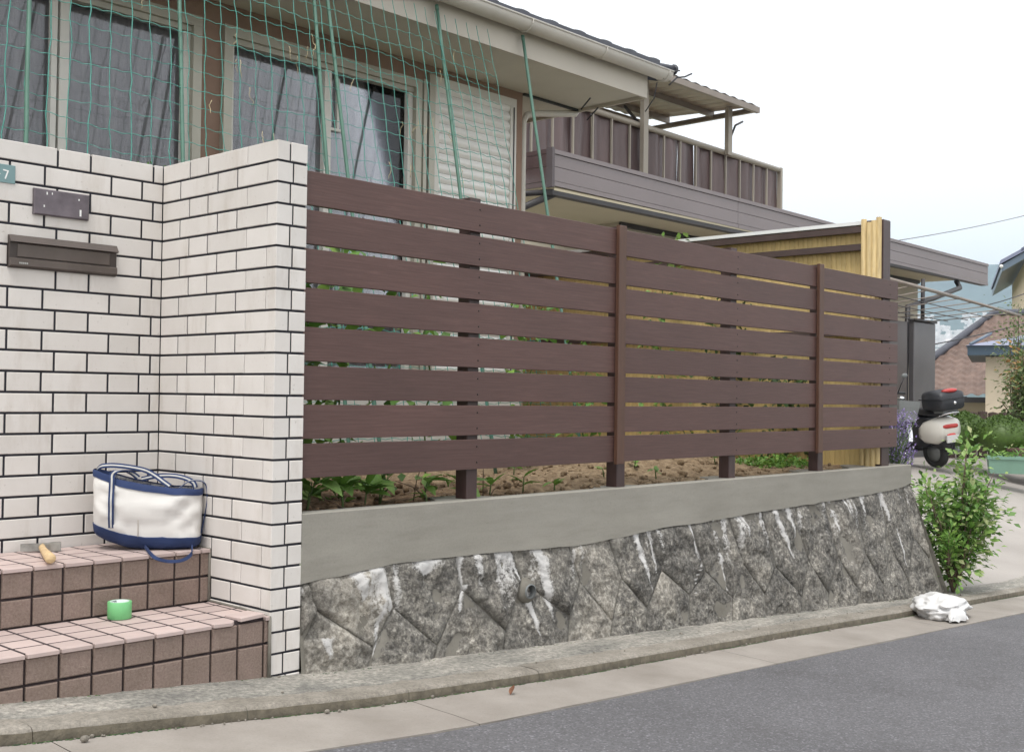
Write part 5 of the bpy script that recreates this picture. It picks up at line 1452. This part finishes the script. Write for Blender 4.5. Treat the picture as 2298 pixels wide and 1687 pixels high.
# dark log edging band
lg = thing('log_fence', 'dark weathered log fence behind the clipped shrubs', 'fence', (0, 0, 0))
for i in range(16):
    x = lerp(14.6, 16.3, i / 15); y = lerp(4.1, 2.4, i / 15); m = MB(); m.lathe([(.075, 0), (.075, .80 + .03 * nz(i * 2.3)), (0, .82 + .03 * nz(i * 2.3))], 8); obj('log', m, 'log brown', lg, (x, y, -.05), (0, .03 * nz(i), 0))
branchy('garden_tree', 'bushy green garden tree at the right edge behind the driveway', 'tree', (14.55, 2.50, .1), (.62, .62), 1.75, 40, 4200, .062, 'leaf tree', 81, .6, (0, 0), .03, .35)
branchy('maple_tree', 'slender maple with reddish leaves in front of the cream house', 'tree', (16.2, 3.25, .1), (.75, .6), 2.25, 16, 520, .09, 'leaf maple', 82, .5, (0, 0), .022, .6)
branchy('shade_shrub', 'low shrub coloured dark as the shade under the garden tree', 'shrub', (15.0, 2.35, .1), (.5, .5), .7, 20, 1500, .05, 'leaf dark', 83, .5)  # dark leaf colour stands for the shade under the tree
branchy('wall_shrub', 'round green shrub tip in front of the cream house wall at the right edge', 'shrub', (18.0, 4.05, .1), (.32, .3), 2.65, 14, 900, .06, 'leaf tree', 84, .6, (0, 0), .02, .86)

# cream house with blue roof, far right
ch = thing('cream_house', 'cream rendered house with blue-grey tiled gable roof at the right edge', 'house', (36.86, 10.36, -1.6), radians(-68))
m = MB(); m.box(0, 9, 0, 8, 0, 7.15); obj('wall', m, 'cream render', ch)
m = MB()
def slab(p, q, r_, s_, t): 
    P = [Vector(a) for a in (p, q, r_, s_)]; m.add([tuple(a) for a in P] + [tuple(a - Vector((0, 0, t))) for a in P], [(0, 1, 2, 3), (7, 6, 5, 4), (0, 4, 5, 1), (1, 5, 6, 2), (2, 6, 7, 3), (3, 7, 4, 0)])
for i in range(7):
    a0 = -.75 + i * .62; z0 = 7.15 + i * .38
    slab((a0, -.7, z0), (a0 + .70, -.7, z0 + .39), (a0 + .70, 8.7, z0 + .39), (a0, 8.7, z0), .12)
obj('roof', m, 'blue roof', ch)
m = MB(); slab((-.7, -.65, 7.0), (3.6, -.65, 9.6), (3.6, 8.6, 9.6), (-.7, 8.6, 7.0), .22); obj('eave_board', m, 'slate blue roof', ch)
m = MB(); m.ell((-.72, -.7, 6.95), (.06, .06, .06), 10, 6); obj('gutter_end', m, 'white paint', ch)

# low cream annex with dark blue roof
ax_ = thing('cream_annex', 'low cream building with dark blue flat roof behind the garden tree', 'house', (23.06, 6.44, -1.6), radians(-70))
m = MB(); m.box(0, 5, 0, 4, 0, 3.50); obj('wall', m, 'cream render shade', ax_)
m = MB(); m.box(-.36, 5.4, -.5, 4.3, 3.52, 3.72); obj('fascia', m, 'navy fascia', ax_)
m = MB()
m.add([(-.4, -.55, 3.725), (5.5, -.55, 3.725), (5.5, 4.4, 3.725), (-.4, 4.4, 3.725), (.9, 1.2, 4.05), (5.5, 1.2, 4.05), (5.5, 2.6, 4.05), (.9, 2.6, 4.05)], [(3, 2, 1, 0), (0, 1, 5, 4), (1, 2, 6, 5), (2, 3, 7, 6), (3, 0, 4, 7), (4, 5, 6, 7)]); obj('roof', m, 'blue roof', ax_)
m = MB()
for i in range(7): a_ = i * .9 - .3; m.tube([(a_, -.5, 3.76), (a_ + .4, 1.2, 4.08)], .035, 5)
obj('roof_ridge', m, 'slate blue roof', ax_)
# brown tiled roof house down the slope
bh_ = thing('brown_roof_house', 'house with brown pantile roof below the haze between door and cream annex', 'house', (27.2, 9.3, -1.6), radians(-70))
m = MB(); m.box(-2.5, 6, .5, 5, 0, 2.62); obj('wall', m, 'cream render shade', bh_)
m = MB()
NR, NC = 16, 34
def rfz(u, v):
    x = lerp(-3.0, 7.0, u); s = v * NR; fr = s - int(s) if v < 1 else 0; zz = 2.66 + v * 2.4 + .045 * (1 - fr) + .03 * sin(2 * pi * u * NC)
    xx = x if x > -3 else x
    xx = max(x, -3 + v * 0.0)
    return (lerp(x, x + (2 - 0) * 0, v), v * 4.4, zz)
m.grid(lambda u, v: rfz(u, v * min(1.0, max(.30, .47 + .38 * lerp(-3, 7, u)))), NC * 6, NR * 3, False); obj('roof', m, 'brown roof tile', bh_)
m = MB(); m.box(-3.05, 7, -.12, .02, 2.50, 2.64); obj('gutter', m, 'dark iron', bh_)
m = MB(); m.tube([(x_, 4.4 * q_, 2.72 + 2.4 * q_) for x_, q_ in ((-.45, .30), (0, .47), (.8, .774), (1.39, 1.0), (7, 1.0))], .11, 8); obj('ridge', m, 'roof tile dark', bh_)
m = MB(); m.box(-2, 5, .44, .49, 1.75, 1.95); m.box(-2, 5, .45, .492, 1.0, 1.2); obj('window_band', m, 'window alloy pale', bh_)

# overhead cables
cb = MB()
def cat_(a, b, sag, r): cb.tube([(lerp(a[0], b[0], k / 24), lerp(a[1], b[1], k / 24), lerp(a[2], b[2], k / 24) - sag * 4 * (k / 24) * (1 - k / 24)) for k in range(25)], r, 5)
cat_((21.69, 7.83, 4.40), (33.5, 7.42, 6.9), .10, .008)
cabA = obj('overhead_cable', cb, 'cable black'); tag(cabA, 'thin overhead cable rising to the right above the brown fascia', 'cable', 'overhead cables')
cb = MB(); cat_((17.9, 4.61, 2.57), (24.5, 5.82, 3.48), .03, .010); tag(obj('overhead_cable', cb, 'cable black'), 'dark cable crossing between awning frame and cream house wall', 'cable', 'overhead cables')
cb = MB(); cat_((19.34, 6.01, 2.01), (26.0, 6.25, 2.9), .03, .012); tag(obj('overhead_cable', cb, 'cable black'), 'dark cable just above the brown pantile roof', 'cable', 'overhead cables')

# ------------------------------------------------------------------ hills and hillside town
m = MB()
def fh(u, v):
    d = lerp(700, 4200, v); a = radians(lerp(4, 62, u)); x = d * cos(a); y = d * sin(a)
    t = (d - 700) / 3500
    z = -1.6 + 215 * min(1, max(0, (d - 1100) / 1500)) ** 1.1 + 140 * min(1, max(0, (d - 2400) / 900)) ** 1.2 * (1 if d < 3400 else max(.4, 1 - (d - 3400) / 1500))
    z *= 1 + .16 * nz(x / 500, y / 500, 3) + .06 * nz(x / 140, y / 140, 9)
    z += 6 * nz(x / 60, y / 60)
    return (x, y, z)
m.grid(fh, 110, 60); tag(obj('hills', m, 'hill woodland'), kind='structure')
tn = MB(); rt_ = random.Random(17)
for i in range(5200):
    u = rt_.uniform(.05, .55); v = rt_.uniform(.20, .46)
    if nz(u * 40, v * 22, 4) < -.12: continue
    p = fh(u, v); s = rt_.uniform(3.5, 7.5); h = rt_.uniform(3.5, 6.5) * (2.2 if rt_.random() < .05 else 1); a = rt_.random() * 3
    c_, s_ = cos(a) * s, sin(a) * s * .9
    tn.add([(p[0] + q[0], p[1] + q[1], p[2] + z) for z in (-2, h) for q in ((-c_, -s_), (s_, -c_), (c_, s_), (-s_, c_))], [(0, 1, 5, 4), (1, 2, 6, 5), (2, 3, 7, 6), (3, 0, 4, 7), (4, 5, 6, 7)])
tag(obj('distant_town', tn, 'distant town'), 'mass of pale houses covering the hazy far hillside', 'town', kind='stuff')
# haze
hz = MB(); hz.box(-60, 5200, -700, 4600, -3, 470)
ho = hz.mesh('haze'); hm_ = bpy.data.materials.new('haze'); hm_.use_nodes = True; hn = hm_.node_tree
hn.nodes.remove(hn.nodes['Principled BSDF']); pv = hn.nodes.new('ShaderNodeVolumePrincipled')
pv.inputs['Color'].default_value = (.66, .84, 1.0, 1); pv.inputs['Density'].default_value = .00029; pv.inputs['Anisotropy'].default_value = 0.0
hn.links.new(pv.outputs[0], hn.nodes['Material Output'].inputs['Volume'])
ho.materials.append(hm_); o = bpy.data.objects.new('haze', ho); C.objects.link(o); tag(o, 'pale bluish haze in the air', 'haze', kind='stuff')

S.cycles.volume_bounces = 0
S.cycles.max_bounces = 6
